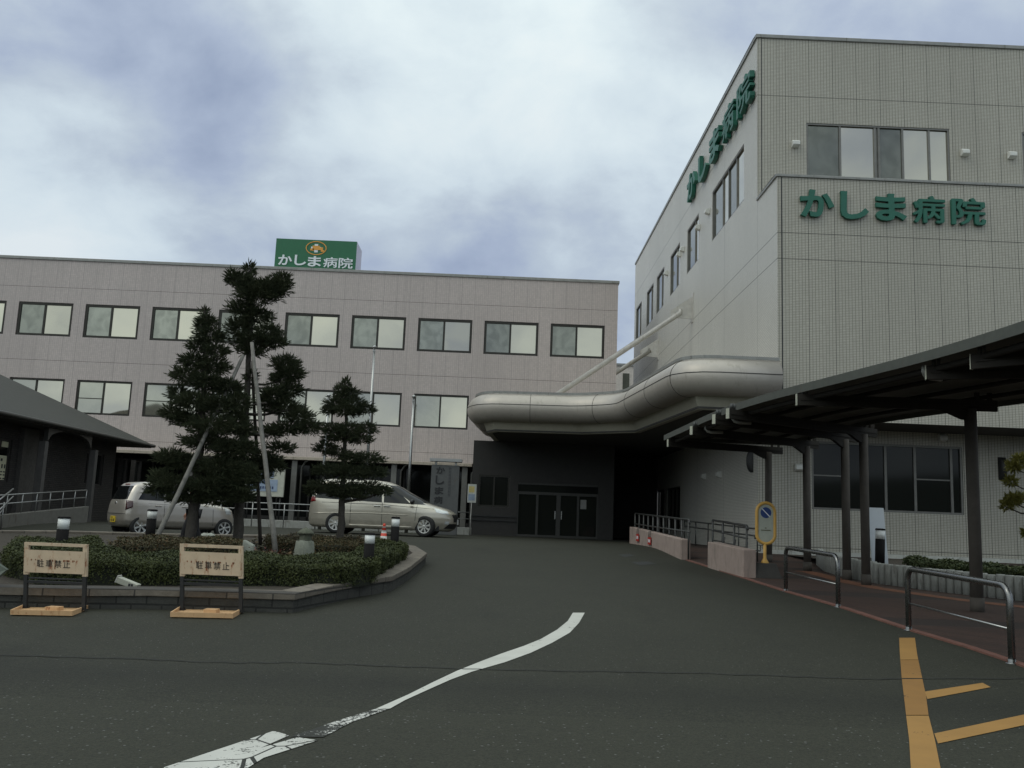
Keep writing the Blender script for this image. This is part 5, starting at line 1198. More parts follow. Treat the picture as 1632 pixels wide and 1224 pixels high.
def tree(label, Y, trunk, pads, rad, dens=1.15, L_=.15, w=.0105, m='spruce_leaf', name='pruned_spruce', off=SO, limbs=True, upb=.35, group=None):
    s = Y/1450; b = PY(trunk[0][0], trunk[0][1], Y); t = thing(name, label, 'tree', (b.x, Y, G(Y)+off), 0, group)
    T = [PY(x, y, Y) for x, y in trunk]; T[0].z = G(Y)+off-.1; n = len(T)
    fine = []
    for i in range(n-1):
        for k in range(5):
            p = T[i].lerp(T[i+1], k/5); fine.append(p+Vector((random.uniform(-1, 1), random.uniform(-1, 1), 0))*.012)
    fine.append(T[-1]); mb = MB(); R = [rad*(1-.82*i/(len(fine)-1))*(1.35 if i == 0 else 1.15 if i == 1 else 1)*random.uniform(.93, 1.07) for i in range(len(fine))]; mb.tube(fine, R, 12); tk = mb.build('trunk', Mt['bark'], t)
    if limbs:
        for ip, (px, py, rx, ry) in enumerate(pads):
            if ip % 3 and len(pads) > 12: continue
            mb = MB()
            c = PY(px, py, Y); j = min(range(len(fine)), key=lambda k: (fine[k].z-(c.z-abs(c.x-fine[k].x)*.25))**2+.05*(fine[k].x-c.x)**2)
            a = fine[j]; c = c+Vector((0, random.uniform(-.3, .3)*rx*s, -ry*s*.3)); mid = a.lerp(c, .5)+Vector((0, 0, -.05)); r = min(R[j]*.5, .04)
            mb.tube([a, mid, c], [r, r*.75, r*.4], 7)
            for q in range(4):
                e = c+Vector((random.uniform(-.8, .8)*rx*s, random.uniform(-.7, .7)*rx*s, random.uniform(-.2, .6)*ry*s)); mb.tube([mid.lerp(c, random.uniform(.2, 1)), e], [r*.4, r*.15], 5)
            mb.build('limb', Mt['bark'], t)
    B, D_ = twigs(pads, s, Y, dens, L_, w, upb=upb); twig_mesh('crown', B, D_, L_, w, Mt[m], t); return t
padsM = [(378, 447, 17, 11), (372, 440, 10, 9), (438, 458, 24, 18), (450, 447, 13, 13), (412, 470, 34, 17), (404, 458, 28, 12), (425, 462, 30, 14), (395, 455, 18, 16), (388, 492, 26, 15), (410, 505, 26, 14), (383, 522, 22, 16), (428, 530, 21, 14), (405, 545, 40, 15), (440, 545, 16, 10), (400, 560, 22, 9), (398, 430, 8, 10),
         (455, 580, 22, 15), (463, 596, 22, 13), (450, 605, 20, 11), (437, 632, 26, 17), (462, 622, 22, 14), (455, 652, 30, 14), (478, 665, 22, 13), (492, 682, 22, 11), (455, 685, 30, 11), (432, 690, 18, 10), (447, 714, 22, 9), (425, 735, 25, 14), (410, 755, 22, 14), (440, 745, 14, 8), (400, 600, 9, 8), (425, 645, 14, 12)]
tree('tallest pruned spruce with a tufted top, propped by long grey poles', 20.3, [(378, 880), (381, 820), (386, 740), (391, 660), (396, 580), (399, 510), (399, 440), (399, 424)], [(a, b, c, d*.84) for a, b, c, d in padsM], .12, dens=2.4, upb=.7, L_=.135)
padsL = [(330, 512, 18, 11), (322, 520, 12, 10), (335, 535, 27, 15), (318, 552, 18, 12), (345, 560, 24, 13), (310, 575, 24, 14), (340, 585, 32, 16), (296, 598, 24, 15), (330, 610, 40, 18), (365, 618, 22, 18), (285, 628, 18, 14), (310, 640, 38, 17), (350, 648, 38, 20), (274, 658, 18, 11), (300, 668, 36, 14), (340, 680, 46, 18), (378, 670, 18, 22), (330, 705, 44, 17), (365, 715, 32, 20), (272, 728, 27, 14), (300, 738, 40, 17), (350, 745, 48, 20), (258, 762, 20, 16), (282, 772, 40, 18), (330, 775, 52, 20), (378, 768, 32, 22), (250, 782, 18, 9), (300, 795, 40, 10), (350, 795, 45, 11), (385, 790, 22, 10), (326, 500, 6, 10), (388, 715, 22, 18), (395, 755, 20, 18), (382, 640, 18, 16), (388, 685, 18, 16)]
tree('broad dense pruned spruce left of the tallest one, before the small hatchback', 19.6, [(302, 872), (306, 830), (312, 780), (320, 700), (326, 610), (329, 540), (326, 487)], [(a, b, c*(.97 if k % 2 else .85), d*.74) for k, (a, b, c, d) in enumerate(padsL)], .13, dens=2.6, L_=.13)
padsR = [(551, 612, 6, 9), (546, 622, 12, 8), (558, 626, 13, 8), (550, 634, 20, 7), (535, 644, 18, 8), (565, 645, 22, 9), (584, 652, 14, 6), (550, 655, 32, 8), (523, 654, 10, 6), (530, 684, 18, 8), (557, 685, 26, 10), (585, 683, 16, 8), (545, 698, 32, 8), (575, 700, 20, 7), (519, 714, 18, 9), (540, 722, 20, 7), (585, 731, 28, 8), (560, 730, 22, 7), (520, 750, 22, 10), (555, 752, 40, 12), (595, 752, 22, 9), (510, 775, 22, 8), (545, 780, 42, 11), (585, 779, 32, 10), (612, 782, 12, 6), (497, 782, 10, 6), (555, 790, 34, 5)]
tree('smallest pruned spruce in open tiers, before the silver minivan', 21.3, [(541, 872), (544, 830), (546, 780), (549, 720), (552, 660), (551, 606)], padsR, .095, dens=2.6, L_=.115)
tree('small yellowish green pruned pine at the right edge of the picture', 17.2, [(1655, 905), (1650, 860), (1652, 810), (1648, 760), (1655, 730)], [(1616, 744, 8, 7), (1626, 734, 10, 6), (1612, 768, 8, 5), (1612, 798, 11, 6), (1619, 794, 9, 6), (1603, 806, 6, 5), (1640, 850, 8, 6), (1650, 735, 14, 9), (1660, 790, 16, 10)], .07, dens=2.4, L_=.11, w=.014, m='pine_leaf', name='pruned_pine', off=PH-.1, upb=.6)

# poles propping the trees
def pole(label, a, b, Y0, Y1, r, m='old_wood'):
    A, B = PY(*a, Y0), PY(*b, Y1); A.z = min(A.z, G(A.y)+SO-.03) if A.z > G(A.y)+SO-.03 else A.z
    n = 7; P_ = [A.lerp(B, i/n)+Vector((random.uniform(-1, 1)*.008, random.uniform(-1, 1)*.008, 0)) for i in range(n+1)]
    mb = MB(); mb.tube(P_, [r*(1-.28*i/n) for i in range(n+1)], 12); tag(mb.build('prop_pole', Mt[m], None, A), label, 'prop pole', 'wooden poles propping the tall spruce')
pole('grey wooden prop pole leaning from the lower left up to the tallest spruce', (238, 878), (388, 566), 18.6, 19.85, .052)
pole('grey wooden prop pole right of the tallest trunk, rising from the hedge', (441, 884), (401, 546), 18.9, 19.8, .056)
pole('dark thin upright prop pole between the tallest trunk and the right grey pole', (416, 880), (402, 575), 21.2, 20.2, .045, 'dark_wood')
mb = MB(); a, b = PY(388, 690, 20.05), PY(428, 694, 19.8); mb.tube([a, b], .03, 8); a, b = PY(386, 648, 20.1), PY(424, 642, 19.8); mb.tube([a, b], .024, 8); tag(mb.build('prop_crossbar', Mt['dark_wood'], None, a), 'short dark crossbars tying the prop poles to the tallest trunk', 'crossbar')
a = PG(374, 876, SO); top = PY(379, 846, a.y)
mb = MB(); mb.tube([a-Vector((0, 0, .05)), (top.x, a.y, top.z)], [.062, .058], 12); tag(mb.build('marker_post', Mt['pole_yellow'], None, a), 'short yellowish marker post at the foot of the tallest spruce', 'post')

# stones, lantern, pot
c = PY(485, 881, 17.3); s = c.y/1450
defmat('mossy_stone', (.1, .105, .075), .9, var=.3, scale=9, dirt=.4, dirtcol=(.04, .05, .025), bump=.6)
t = thing('stone_lantern', 'low mossy stone lantern with a wide rounded cap in the bed', 'stone lantern', c)
def rough(mb_, k): mb_.v = [tuple(np.array(v_)+rng.normal(0, k, 3)) for v_ in mb_.v]; return mb_
mb = MB(); mb.lathe([(16.5*s, -.3), (16*s, 0), (15.5*s, 8*s), (13*s, 18*s), (12*s, 19*s)], c, 14); rough(mb, .008).build('base_block', mat('lantern_stone', (.2, .21, .17), .9, var=.25, scale=9, dirt=.35, dirtcol=(.06, .07, .04), bump=.6), t)
mb = MB(); mb.lathe([(9.5*s, 19*s), (10*s, 28*s)], c, 12); rough(mb, .006).build('light_box', Mt['mossy_stone'], t)
mb = MB(); mb.lathe([(8*s, 28*s), (13*s, 29*s), (12.5*s, 31.5*s), (8*s, 36*s), (3*s, 38*s), (.1*s, 38.5*s)], c, 16); rough(mb, .006).build('cap_stone', Mt['mossy_stone'], t)
c = PY(396, 878, 17.3); s = c.y/1450
mb = MB(); mb.hexa([(c.x-9*s, c.y-.12, c.z-.3), (c.x+10*s, c.y-.1, c.z-.3), (c.x+9*s, c.y+.16, c.z-.3), (c.x-9*s, c.y+.16, c.z-.3)], [(c.x-8*s, c.y-.1, c.z+18*s), (c.x+9*s, c.y-.1, c.z+9*s), (c.x+8*s, c.y+.12, c.z+9*s), (c.x-8*s, c.y+.12, c.z+17*s)])
tag(mb.build('pale_rock', mat('pale_stone', (.27, .28, .24), .9, var=.15, bump=.6), None, c, bevel=.03), 'pale squarish rock right of the tallest trunk', 'rock')
for (x, y, r, lab) in ((330, 853, 14, 'flat grey boulder on the bed edge under the hatchback sill'), (418, 884, 5, 'small pale stone at the foot of the dark prop pole'), (458, 886, 6, 'small pale stone left of the stone lantern')):
    c = PG(x, y+3, SO); s = c.y/1450; mb = MB(); mb.lathe2(c, (r*s, r*s*.8, r*s*.42), 12, 8, 0); tag(rough(mb, r*s*.05).build('boulder', Mt['stone'], None, c), lab, 'rock', 'stones in the bed')
# knocked over lamp box in the hedge foot
c = PG(198, 934, CH); s = c.y/1450
mb = MB(); t = thing('fallen_box', 'small cream metal box lying tilted on the wall capping at the hedge foot', 'box', c)
d = Vector((math.cos(-.33), 0, math.sin(-.33))); u_ = Vector((-d.z, 0, d.x))
o_ = Vector((c.x-17*s, c.y+.05, c.z+4.5*s)); L_, hh, th = 34*s, 9*s, .13
mb.hexa([o_, o_+d*L_, o_+d*L_+Vector((0, th, 0)), o_+Vector((0, th, 0))], [p+u_*hh for p in (o_, o_+d*L_, o_+d*L_+Vector((0, th, 0)), o_+Vector((0, th, 0)))]); mb.build('box_body', mat('box_cream', (.4, .4, .33), .6, dirt=.2), t, bevel=.006)
mb = MB(); e0 = o_-d*1.2*s; mb.hexa([e0, e0+d*1.4*s, e0+d*1.4*s+Vector((0, th, 0)), e0+Vector((0, th, 0))], [p+u_*(hh+2*s) for p in (e0, e0+d*1.4*s, e0+d*1.4*s+Vector((0, th, 0)), e0+Vector((0, th, 0)))]); mb.build('end_flange', Mt['white_steel'], t)
mb = MB(); f = o_+d*L_*.66+u_*hh*.45-Vector((0, .004, 0)); mb.box(f-Vector((.015, 0, .02)), f+Vector((.012, .003, .02))); mb.box(f+Vector((.02, 0, -.025)), f+Vector((.045, .003, .015))); mb.build('stain_holes', Mt['black_ink'], t)
c = PG(-14, 938, CH); s = c.y/1450; mb = MB(); mb.hexa([(c.x-.5, c.y+.1, c.z+.0), (c.x+.02, c.y+.05, c.z+.12), (c.x+.03, c.y+.1, c.z+.12), (c.x-.5, c.y+.2, c.z)], [(c.x-.45, c.y+.2, c.z+.5), (c.x+.08, c.y+.15, c.z+.22), (c.x+.08, c.y+.2, c.z+.22), (c.x-.45, c.y+.3, c.z+.5)]); tag(mb.build('slanted_board', mat('board_grey', (.09, .105, .085), .85), None, (c.x-.2, c.y+.15, c.z)), 'greyish slanted board at the left end of the hedge', 'board')
# bollard lights and cone around the bed
for (x, yd, yt, yl, r, off, lab) in ((98.5, 861, 823, 842.5, 9, HT, 'black bollard light with white lens behind the left end of the hedge'), (238, 866, 811.5, 826, 7.3, SO, 'black bollard light with white lens before the hatchback rear wheel'), (587.5, 889, 849, 865.5, 8.2, HT, 'black bollard light with white lens in the right front hedge, the nearest one'), (628.5, 866, 823.5, 838.5, 6.6, HT, 'black bollard light with white lens just right of the traffic cone')):
    c = PG(x, yd, off); c.z = G(c.y)+SO; s = c.y/1450; h = PY(x, yt, c.y).z-c.z; bollard(c, h, r*s, lab, share=(yl-yt)*s/h)
c = PG(611, 862.5); s = c.y/1450
t = thing('traffic_cone', 'red and white striped traffic cone beside the black bollard', 'traffic cone', c)
mb = MB(); mb.box((c.x-8.5*s, c.y-8.5*s, c.z), (c.x+8.5*s, c.y+8.5*s, c.z+1.3*s)); mb.build('base', Mt['cone_red'], t, bevel=.01)
R = lambda z: (6.2-4.4*(z/27))*s
mb = MB()
for z0, z1, m in ((1.3, 3.5, 0), (3.5, 8, 1), (8, 12.5, 0), (12.5, 17, 1), (17, 21, 0), (21, 23, 1), (23, 27.5, 0)): mb.lathe([(R(z0), z0*s), (R(z1), z1*s)], c, 16, m)
mb.build('cone_body', [Mt['cone_red'], Mt['white_plastic']], t)

# the two rusty no parking stands
def stand(base, legs, top_y, label, rot):
    Bp = [PG(*p) for p in base]; z0 = sum(G(p.y) for p in Bp)/4; yl_ = (PG(*legs[0]).y+PG(*legs[1]).y)/2; L0, L1 = PY(*legs[0], yl_), PY(*legs[1], yl_)
    s = L0.y/1450; t = thing('no_parking_stand', label, 'sign stand', ((L0.x+L1.x)/2, L0.y, z0), 0, 'rusty no parking stands before the bed'); ht = (legs[0][1]-top_y)*s
    mb = MB(); th = 7*s; 
    def ring(z): return [(p.x, p.y, z) for p in Bp]
    cen = Vector((sum(p.x for p in Bp)/4, sum(p.y for p in Bp)/4, 0)); inn = [Vector((p.x, p.y, 0)).lerp(cen, .05) for p in Bp]
    for i in range(4):
        j = (i+1) % 4; mb.hexa([(Bp[i].x, Bp[i].y, z0), (Bp[j].x, Bp[j].y, z0), (inn[j].x, inn[j].y, z0), (inn[i].x, inn[i].y, z0)], [(Bp[i].x, Bp[i].y, z0+th), (Bp[j].x, Bp[j].y, z0+th), (inn[j].x, inn[j].y, z0+th), (inn[i].x, inn[i].y, z0+th)])
    mb.add([(p.x, p.y, z0+th*.35) for p in inn], ((0, 1, 2, 3),)); c2 = cen.lerp(Bp[1], .15); mb.box((c2.x-10*s, c2.y-.06, z0+th*.35), (c2.x+9*s, c2.y+.1, z0+th*1.15))
    mb.build('base_tray', Mt['barrier_base'], t)
    x0, x1, y = L0.x, L1.x, L0.y; w = 5*s
    def zf(f): return z0+ht*f
    mb = MB()
    for x in (x0, x1): mb.box((x-w*.55, y-w*.5, z0+th*.36), (x+w*.55, y+w*.5, zf(.52))); mb.box((x-w*.9, y-w, z0+th*.36), (x+w*.9, y+w, z0+th*.6))
    mb.box((x0+w*.55, y-w*.4, zf(.395)), (x1-w*.55, y+w*.4, zf(.435))); mb.box((x0+w*.55, y-w*.35, zf(.46)), (x1-w*.55, y+w*.35, zf(.48))); mb.build('lower_frame', Mt['dark_metal'], t)
    mb = MB()
    for x, sg in ((x0, 1), (x1, -1)): mb.box((x-w*.6, y-w*.6, zf(.521)), (x+w*.7, y+w*.6, zf(.985)))
    mb.box((x0-w*.6, y-w*.62, zf(.955)), (x1+w*.7, y+w*.62, zf(1))); mb.build('upper_frame', Mt['barrier_paint'], t)
    mb = MB(); mb.box((x0-w*.2, y-w*.82, zf(.555)), (x1+w*.2, y-w*.66, zf(.89))); pw_ = x1-x0; yy = y-w*.85; pmb = mb
    # rust runs from the old bolts along the middle seam
    for i in range(14):
        u_ = random.uniform(.08, .93); h_ = random.choice([.01, .015, .02, .03, .09, .13]) if .3 < u_ < .6 else random.choice([.008, .012, .02]); pmb.box((x0+pw_*(u_-.006), yy-.0015, zf(.745-h_)), (x0+pw_*(u_+random.uniform(.004, .02)), yy+.001, zf(.755)), 1)
    po = pmb.build('panel', [Mt['barrier_paint'], bpy.data.materials.get('rust_stain') or mat('rust_stain', (.2, .07, .025), .8, var=.5, scale=30)], t)
    for i, ch in enumerate('駐車禁止'):
        u0_ = .2+i*.15; mb = MB(); put_glyph(mb, ch, .002, lambda a_, b_, c_: (x0+pw_*(u0_+.115*a_)+pw_*.05*rot, yy-.003*c_, zf(.64)+(zf(.75)-zf(.64))*b_)); mb.build('letter', mat('faded_black', (.03, .025, .02), .8) if i == 0 and rot == 0 else bpy.data.materials['faded_black'], po)
    return t
def lean(t, k):      # the old stands lean a little to the left
    for o in t.children_recursive:
        for v_ in o.data.vertices: v_.co.x -= k*max(0, v_.co.z)*(1-.12*v_.co.x)
lean(stand([(16, 981.5), (115, 983), (144, 968.5), (44, 966)], ((40, 974), (134, 972.5)), 871.5, 'rusty cream no parking stand at the left end of the bed wall', 0), .085)
lean(stand([(271, 985), (371, 987), (390, 972.5), (290, 970)], ((290, 977.5), (384, 975.5)), 874, 'rusty cream no parking stand before the big trees, right one of the pair', 1), .085)
# ---------------------------------------------------------------- cars
def paint(name, col):
    m, t, b = _new(name); q = N(t); pos = q.n('ShaderNodeTexCoord').outputs['Object']
    sp = q.n('ShaderNodeSeparateXYZ'); q.put(sp.inputs[0], pos)
    g = q.math('MULTIPLY', q.rng(sp.outputs[2], .15, .65, 1, 0), q.rng(q.noise(pos, 5, 5, .65), .4, .7, 0, .55))     # road dust low on the body
    q.put(b.inputs['Base Color'], q.mix(g, col, (.12, .11, .095))); b.inputs['Metallic'].default_value = .55; b.inputs['Roughness'].default_value = .34
    b.inputs['Coat Weight'].default_value = .8; b.inputs['Coat Roughness'].default_value = .07; return m
YAX = Matrix.Rotation(-math.pi/2, 3, 'X')
defmat('rim_alloy', (.5, .5, .48), .4, .45, dirt=.1); defmat('tail_red', (.2, .01, .01), .2, coat=.6); defmat('tail_smoke', (.05, .012, .012), .15, coat=.6); defmat('headlight_glass', (.6, .62, .62), .12, .3, coat=.8); defmat('chrome', (.7, .7, .7), .12, 1.); defmat('plate_yellow', (.7, .5, .04), .5, var=.05); defmat('plate_white', (.6, .6, .58), .5, var=.05)
def wheel(parent, x, y, r, w, side, spokes, steer=0):
    t = bpy.data.objects.new('wheel', None); COL.objects.link(t); t.parent = parent; t.location = (x, y, r); t.rotation_euler = (0, 0, steer)
    b = MB(); b.lathe([(r*.66, -w*.46), (r*.72, -w*.5), (r*.93, -w*.5), (r*.99, -w*.36), (r, -w*.2), (r, w*.2), (r*.99, w*.36), (r*.93, w*.5), (r*.72, w*.5), (r*.66, w*.46)], (0, 0, 0), 32, axis=YAX, cap=False); b.build('tyre', Mt['rubber'], t, local=True)
    b = MB(); s = side; b.lathe([(r*.67, -w*.4), (r*.67, w*.4)], (0, 0, 0), 32, 1, axis=YAX, cap=False)
    yy = s*w*.36
    for k in range(32):
        a0, a1 = 2*math.pi*k/32, 2*math.pi*(k+1)/32
        P_ = lambda rr, a, y_: (rr*math.cos(a), y_, rr*math.sin(a))
        b.quad(P_(r*.59, a0, yy+s*.012), P_(r*.59, a1, yy+s*.012), P_(r*.675, a1, yy+s*.02), P_(r*.675, a0, yy+s*.02), 0)
        b.quad(P_(0.001, a0, s*w*.1), P_(0.001, a1, s*w*.1), P_(r*.64, a1, s*w*.1), P_(r*.64, a0, s*w*.1), 1)
    for k in range(spokes):
        a = 2*math.pi*(k+.3)/spokes
        for da in (-.09, .09): 
            p0 = Vector((r*.1*math.cos(a), yy, r*.1*math.sin(a))); p1 = Vector((r*.61*math.cos(a+da), yy+s*.005, r*.61*math.sin(a+da))); b.bar(p0, p1, r*.1, .02, 0, up=(0, 1, 0))
    b.lathe([(.001, -.012), (r*.15, -.01), (r*.15, .01), (.001, .012)], (0, yy, 0), 14, 0, axis=YAX); b.build('rim', [Mt['rim_alloy'], Mt['black_plastic']], t, local=True)
class Car:
    def __init__(s, name, label, prof, nf, nr, loc, rz, pm, wheels, rw, group=None):
        s.t = thing(name, label, 'car', loc, rz, group); s.z = np.array([p[0] for p in prof]); s.xr = np.array([p[1] for p in prof]); s.xf = np.array([p[2] for p in prof]); s.w = np.array([p[3] for p in prof]); s.nf, s.nr = nf, nr
        b = MB(); zs_ = []
        for a, c in zip(s.z[:-1], s.z[1:]): zs_ += list(np.linspace(a, c, max(2, int((c-a)/.03)+1))[:-1])
        zs_.append(s.z[-1]); M = 96; rows = []
        for z in zs_: rows.append([(*s.ring(z, 2*math.pi*(k+.5)/M), z) for k in range(M)])
        vs = [p for r in rows for p in r]; b.add(vs, [(i*M+k, i*M+(k+1) % M, (i+1)*M+(k+1) % M, (i+1)*M+k) for i in range(len(rows)-1) for k in range(M)], 0, True)
        top = rows[-1]; cx, cy_ = sum(p[0] for p in top)/M, 0; b.add([*top, (cx, 0, zs_[-1]+.012)], [(k, (k+1) % M, M) for k in range(M)], 0, True); b.add(rows[0], (tuple(range(M-1, -1, -1)),), 1)
        o = b.build('body', [pm, Mt['black_plastic']], s.t, local=True)
        cb = MB()
        for x in wheels:
            for sd_ in (-1, 1): cb.lathe([(rw*1.16, -.3), (rw*1.16, .3)], (x, sd_*(s.w.max()-.1), rw*1.03), 40, 1, smooth=False, axis=YAX)
        cut = cb.build('arch_cutter', [pm, Mt['black_plastic']], None, local=True); md = o.modifiers.new('arch', 'BOOLEAN'); md.operation = 'DIFFERENCE'; md.object = cut; md.solver = 'EXACT'
        bpy.context.view_layer.update(); me = bpy.data.meshes.new_from_object(o.evaluated_get(bpy.context.evaluated_depsgraph_get())); o.modifiers.clear(); o.data = me; bpy.data.objects.remove(cut); s.body = o; s.pm = pm
    def at(s, z): return [float(np.interp(z, s.z, a)) for a in (s.xr, s.xf, s.w)]
    def ring(s, z, a):
        xr, xf, w = s.at(z); c, A = (xr+xf)/2, (xf-xr)/2; ca, sa = math.cos(a), math.sin(a); n = s.nf if ca > 0 else s.nr
        return c+A*math.copysign(abs(ca)**(2/n), ca), w*math.copysign(abs(sa)**(2/n), sa)
    def ys(s, x, z):
        xr, xf, w = s.at(z); c, A = (xr+xf)/2, (xf-xr)/2; q = (x-c)/A; n = s.nf if q > 0 else s.nr; return w*max(0, 1-min(1, abs(q))**n)**(1/n)
    def xe(s, y, z, front):
        xr, xf, w = s.at(z); c, A = (xr+xf)/2, (xf-xr)/2; n = s.nf if front else s.nr; e = A*max(0, 1-min(1, abs(y/w))**n)**(1/n); return c+e if front else c-e
    def patch(s, name, kind, quad, m, off=.006, nu=10, nv=6, side=-1, parent=None, thick=0):
        """surface piece following the body: quad = four (x or y, z) corners bl, br, tr, tl on the side, front or rear"""
        b = MB(); bl, br, tr, tl = [np.array(q, float) for q in quad]; vs = []
        for layer in ((off,) if not thick else (off, -.004)):
            for j in range(nv+1):
                for i in range(nu+1):
                    u_, v_ = i/nu, j/nv; p = (bl*(1-u_)+br*u_)*(1-v_)+(tl*(1-u_)+tr*u_)*v_
                    if kind == 'side': vs.append((p[0], side*(s.ys(p[0], p[1])+layer), p[1]))
                    else: x = s.xe(p[0], p[1], kind == 'front'); vs.append((x+(layer if kind == 'front' else -layer), p[0], p[1]))
        n1 = nu+1; fs = [(j*n1+i, j*n1+i+1, (j+1)*n1+i+1, (j+1)*n1+i) for j in range(nv) for i in range(nu)]
        if thick:
            k = n1*(nv+1); per = [i for i in range(n1)]+[j*n1+nu for j in range(1, nv+1)]+[nv*n1+i for i in range(nu-1, -1, -1)]+[j*n1 for j in range(nv-1, 0, -1)]
            fs += [(per[i], per[(i+1) % len(per)], per[(i+1) % len(per)]+k, per[i]+k) for i in range(len(per))]
        b.add(vs, fs, 0, True); return b.build(name, m, parent or s.t, local=True)
    def seam(s, pts, side=-1, r=.006, name='door_seam', m='black_plastic'):
        b = MB(); P_ = []
        for (x0, z0), (x1, z1) in zip(pts[:-1], pts[1:]):
            for k in range(6): x, z = x0+(x1-x0)*k/6, z0+(z1-z0)*k/6; P_.append((x, side*(s.ys(x, z)+.0), z))
        x, z = pts[-1]; P_.append((x, side*s.ys(x, z), z)); b.tube(P_, r, 6); return b.build(name, Mt[m], s.body, local=True)
champagne = paint('champagne_paint', (.50, .455, .40)); silverbeige = paint('silver_beige_paint', (.52, .48, .40))
# small hatchback seen from its rear corner, the viewer on its right hand side
KH = math.radians(43); kc = PG(223, 859.5); fx = Vector((math.cos(KH), math.sin(KH), 0)); rx_ = Vector((math.sin(KH), -math.cos(KH), 0)); o_ = kc+fx*1.17-rx_*.66; KS = 1.0
ka = Car('small_hatchback', 'small champagne hatchback with yellow plate, parked tail towards us by the brick house', [(.23, -1.5, 1.56, .62), (.29, -1.64, 1.66, .69), (.42, -1.69, 1.69, .735), (.6, -1.7, 1.68, .738), (.78, -1.68, 1.62, .735), (.86, -1.665, 1.5, .73), (.93, -1.64, 1.12, .715), (.98, -1.62, .95, .70), (1.2, -1.52, .6, .655), (1.36, -1.43, .28, .615), (1.43, -1.36, .08, .585), (1.47, -1.24, -.12, .52), (1.495, -1.0, -.4, .38)], 3.6, 6.5, (o_.x, o_.y, G(o_.y)), KH, champagne, (-1.2, 1.22), .275)
for x in (-1.2, 1.22):
    for s_ in (-1, 1): wheel(ka.t, x, s_*.64, .275, .155, s_, 6)
cg = Mt['car_glass']
ka.patch('rear_window', 'rear', [(-.55, .985), (.55, .985), (.48, 1.36), (-.48, 1.36)], cg); 
for s_ in (-1, 1):
    ka.patch('side_window', 'side', [(-1.33, .99), (-.62, .98), (-.62, 1.36), (-1.12, 1.36)], cg, side=s_); ka.patch('side_window', 'side', [(-.56, .98), (.12, .98), (.0, 1.36), (-.56, 1.36)], cg, side=s_); ka.patch('side_window', 'side', [(.18, .98), (.8, .98), (.36, 1.3), (.1, 1.36)], cg, side=s_)
    ka.patch('tail_light', 'side', [(-1.62, .70), (-1.46, .78), (-1.46, .95), (-1.6, .96)], Mt['tail_smoke'], side=s_, thick=1, off=.015); ka.seam([(-.6, .3), (-.6, 1.36)], s_); ka.seam([(.15, .3), (.16, 1.36)], s_); ka.seam([(.86, .34), (.82, .98)], s_); ka.seam([(-1.4, .9), (1.0, .86)], s_, .004)
    for x in (-.78, -.02): b = MB(); y = s_*(ka.ys(x, .84)+.02); b.bar((x-.09, y, .84), (x+.09, y, .84), .025, .03); b.build('door_handle', champagne, ka.body, local=True, bevel=.008)
    b = MB(); b.lathe2((.72, s_*.8, 1.0), (.06, .1, .075), 12, 8, 0); b.build('mirror', champagne, ka.t, local=True)
ka.patch('headlight', 'side', [(1.28, .68), (1.5, .68), (1.4, .83), (1.2, .86)], Mt['headlight_glass'], side=-1); ka.patch('headlight', 'side', [(1.28, .68), (1.5, .68), (1.4, .83), (1.2, .86)], Mt['headlight_glass'], side=1)
ka.patch('windscreen', 'front', [(-.58, 1.0), (.58, 1.0), (.5, 1.4), (-.5, 1.4)], cg)
b = MB(); x = ka.xe(0, .42, False)-.012; b.box((x-.01, -.165, .36), (x+.01, .165, .525)); pl_ = b.build('number_plate', Mt['plate_yellow'], ka.t, local=True)
b = MB()
for k, (y, w_, z0_, z1_2) in enumerate(((.1, .05, .475, .505), (.02, .05, .475, .505), (.09, .035, .385, .455), (.03, .035, .385, .455), (-.05, .035, .385, .455), (-.1, .035, .385, .455))): b.box((x-.013, y-w_/2, z0_), (x-.0102, y+w_/2, z1_2))
b.build('plate_figures', Mt['black_ink'], pl_, local=True)
b = MB(); b.box((ka.xe(0, 1.41, False)-.03, -.14, 1.395), (ka.xe(0, 1.41, False)+.03, .14, 1.42)); b.build('brake_lamp', Mt['tail_red'], ka.t, local=True, bevel=.006)
b = MB(); b.lathe2((ka.xe(0, .88, False), 0, .88), (.012, .045, .045), 12, 8, 0); b.build('emblem', Mt['chrome'], ka.t, local=True)
b = MB(); x = ka.xe(0, .62, False); pts_ = [(ka.xe(y, .6, False)-.004, y, .6) for y in np.linspace(-.6, .6, 13)]; b.tube(pts_, .007, 6); b.build('tailgate_seam', Mt['black_plastic'], ka.body, local=True)
b = MB(); b.box((-1.0, -.5, .2), (1.1, .5, .3)); b.build('underbody', Mt['black_plastic'], ka.t, local=True)
# one box minivan in side view
MH = math.radians(-2.5); a, b2 = PY(537, 848.5, 31.0), PY(680, 851.5, 31.0); sc_ = 1.0; fx = Vector((math.cos(MH), math.sin(MH), 0)); lf = Vector((-math.sin(MH), math.cos(MH), 0)); mid = a.lerp(b2, .5); o_ = mid+lf*.79-fx*.06; pass
WB = (b2-a).length; K = WB/2.9
va = Car('minivan', 'silver beige one box minivan with dark windows, standing side on before the long wing', [(.19, -2.3, 2.2, .82), (.26, -2.4, 2.32, .87), (.45, -2.44, 2.42, .9), (.62, -2.44, 2.43, .91), (.78, -2.43, 2.36, .912), (.9, -2.42, 2.16, .905), (.98, -2.41, 1.88, .895), (1.06, -2.4, 1.56, .88), (1.2, -2.37, 1.28, .84), (1.4, -2.3, .86, .785), (1.55, -2.22, .6, .745), (1.66, -2.14, .36, .70), (1.735, -2.0, .12, .62), (1.775, -1.7, -.25, .44)], 2.9, 6.0, (o_.x, o_.y, G(o_.y)), MH, silverbeige, (-1.45, 1.45), .335)
va.t.scale = (K, K, K)
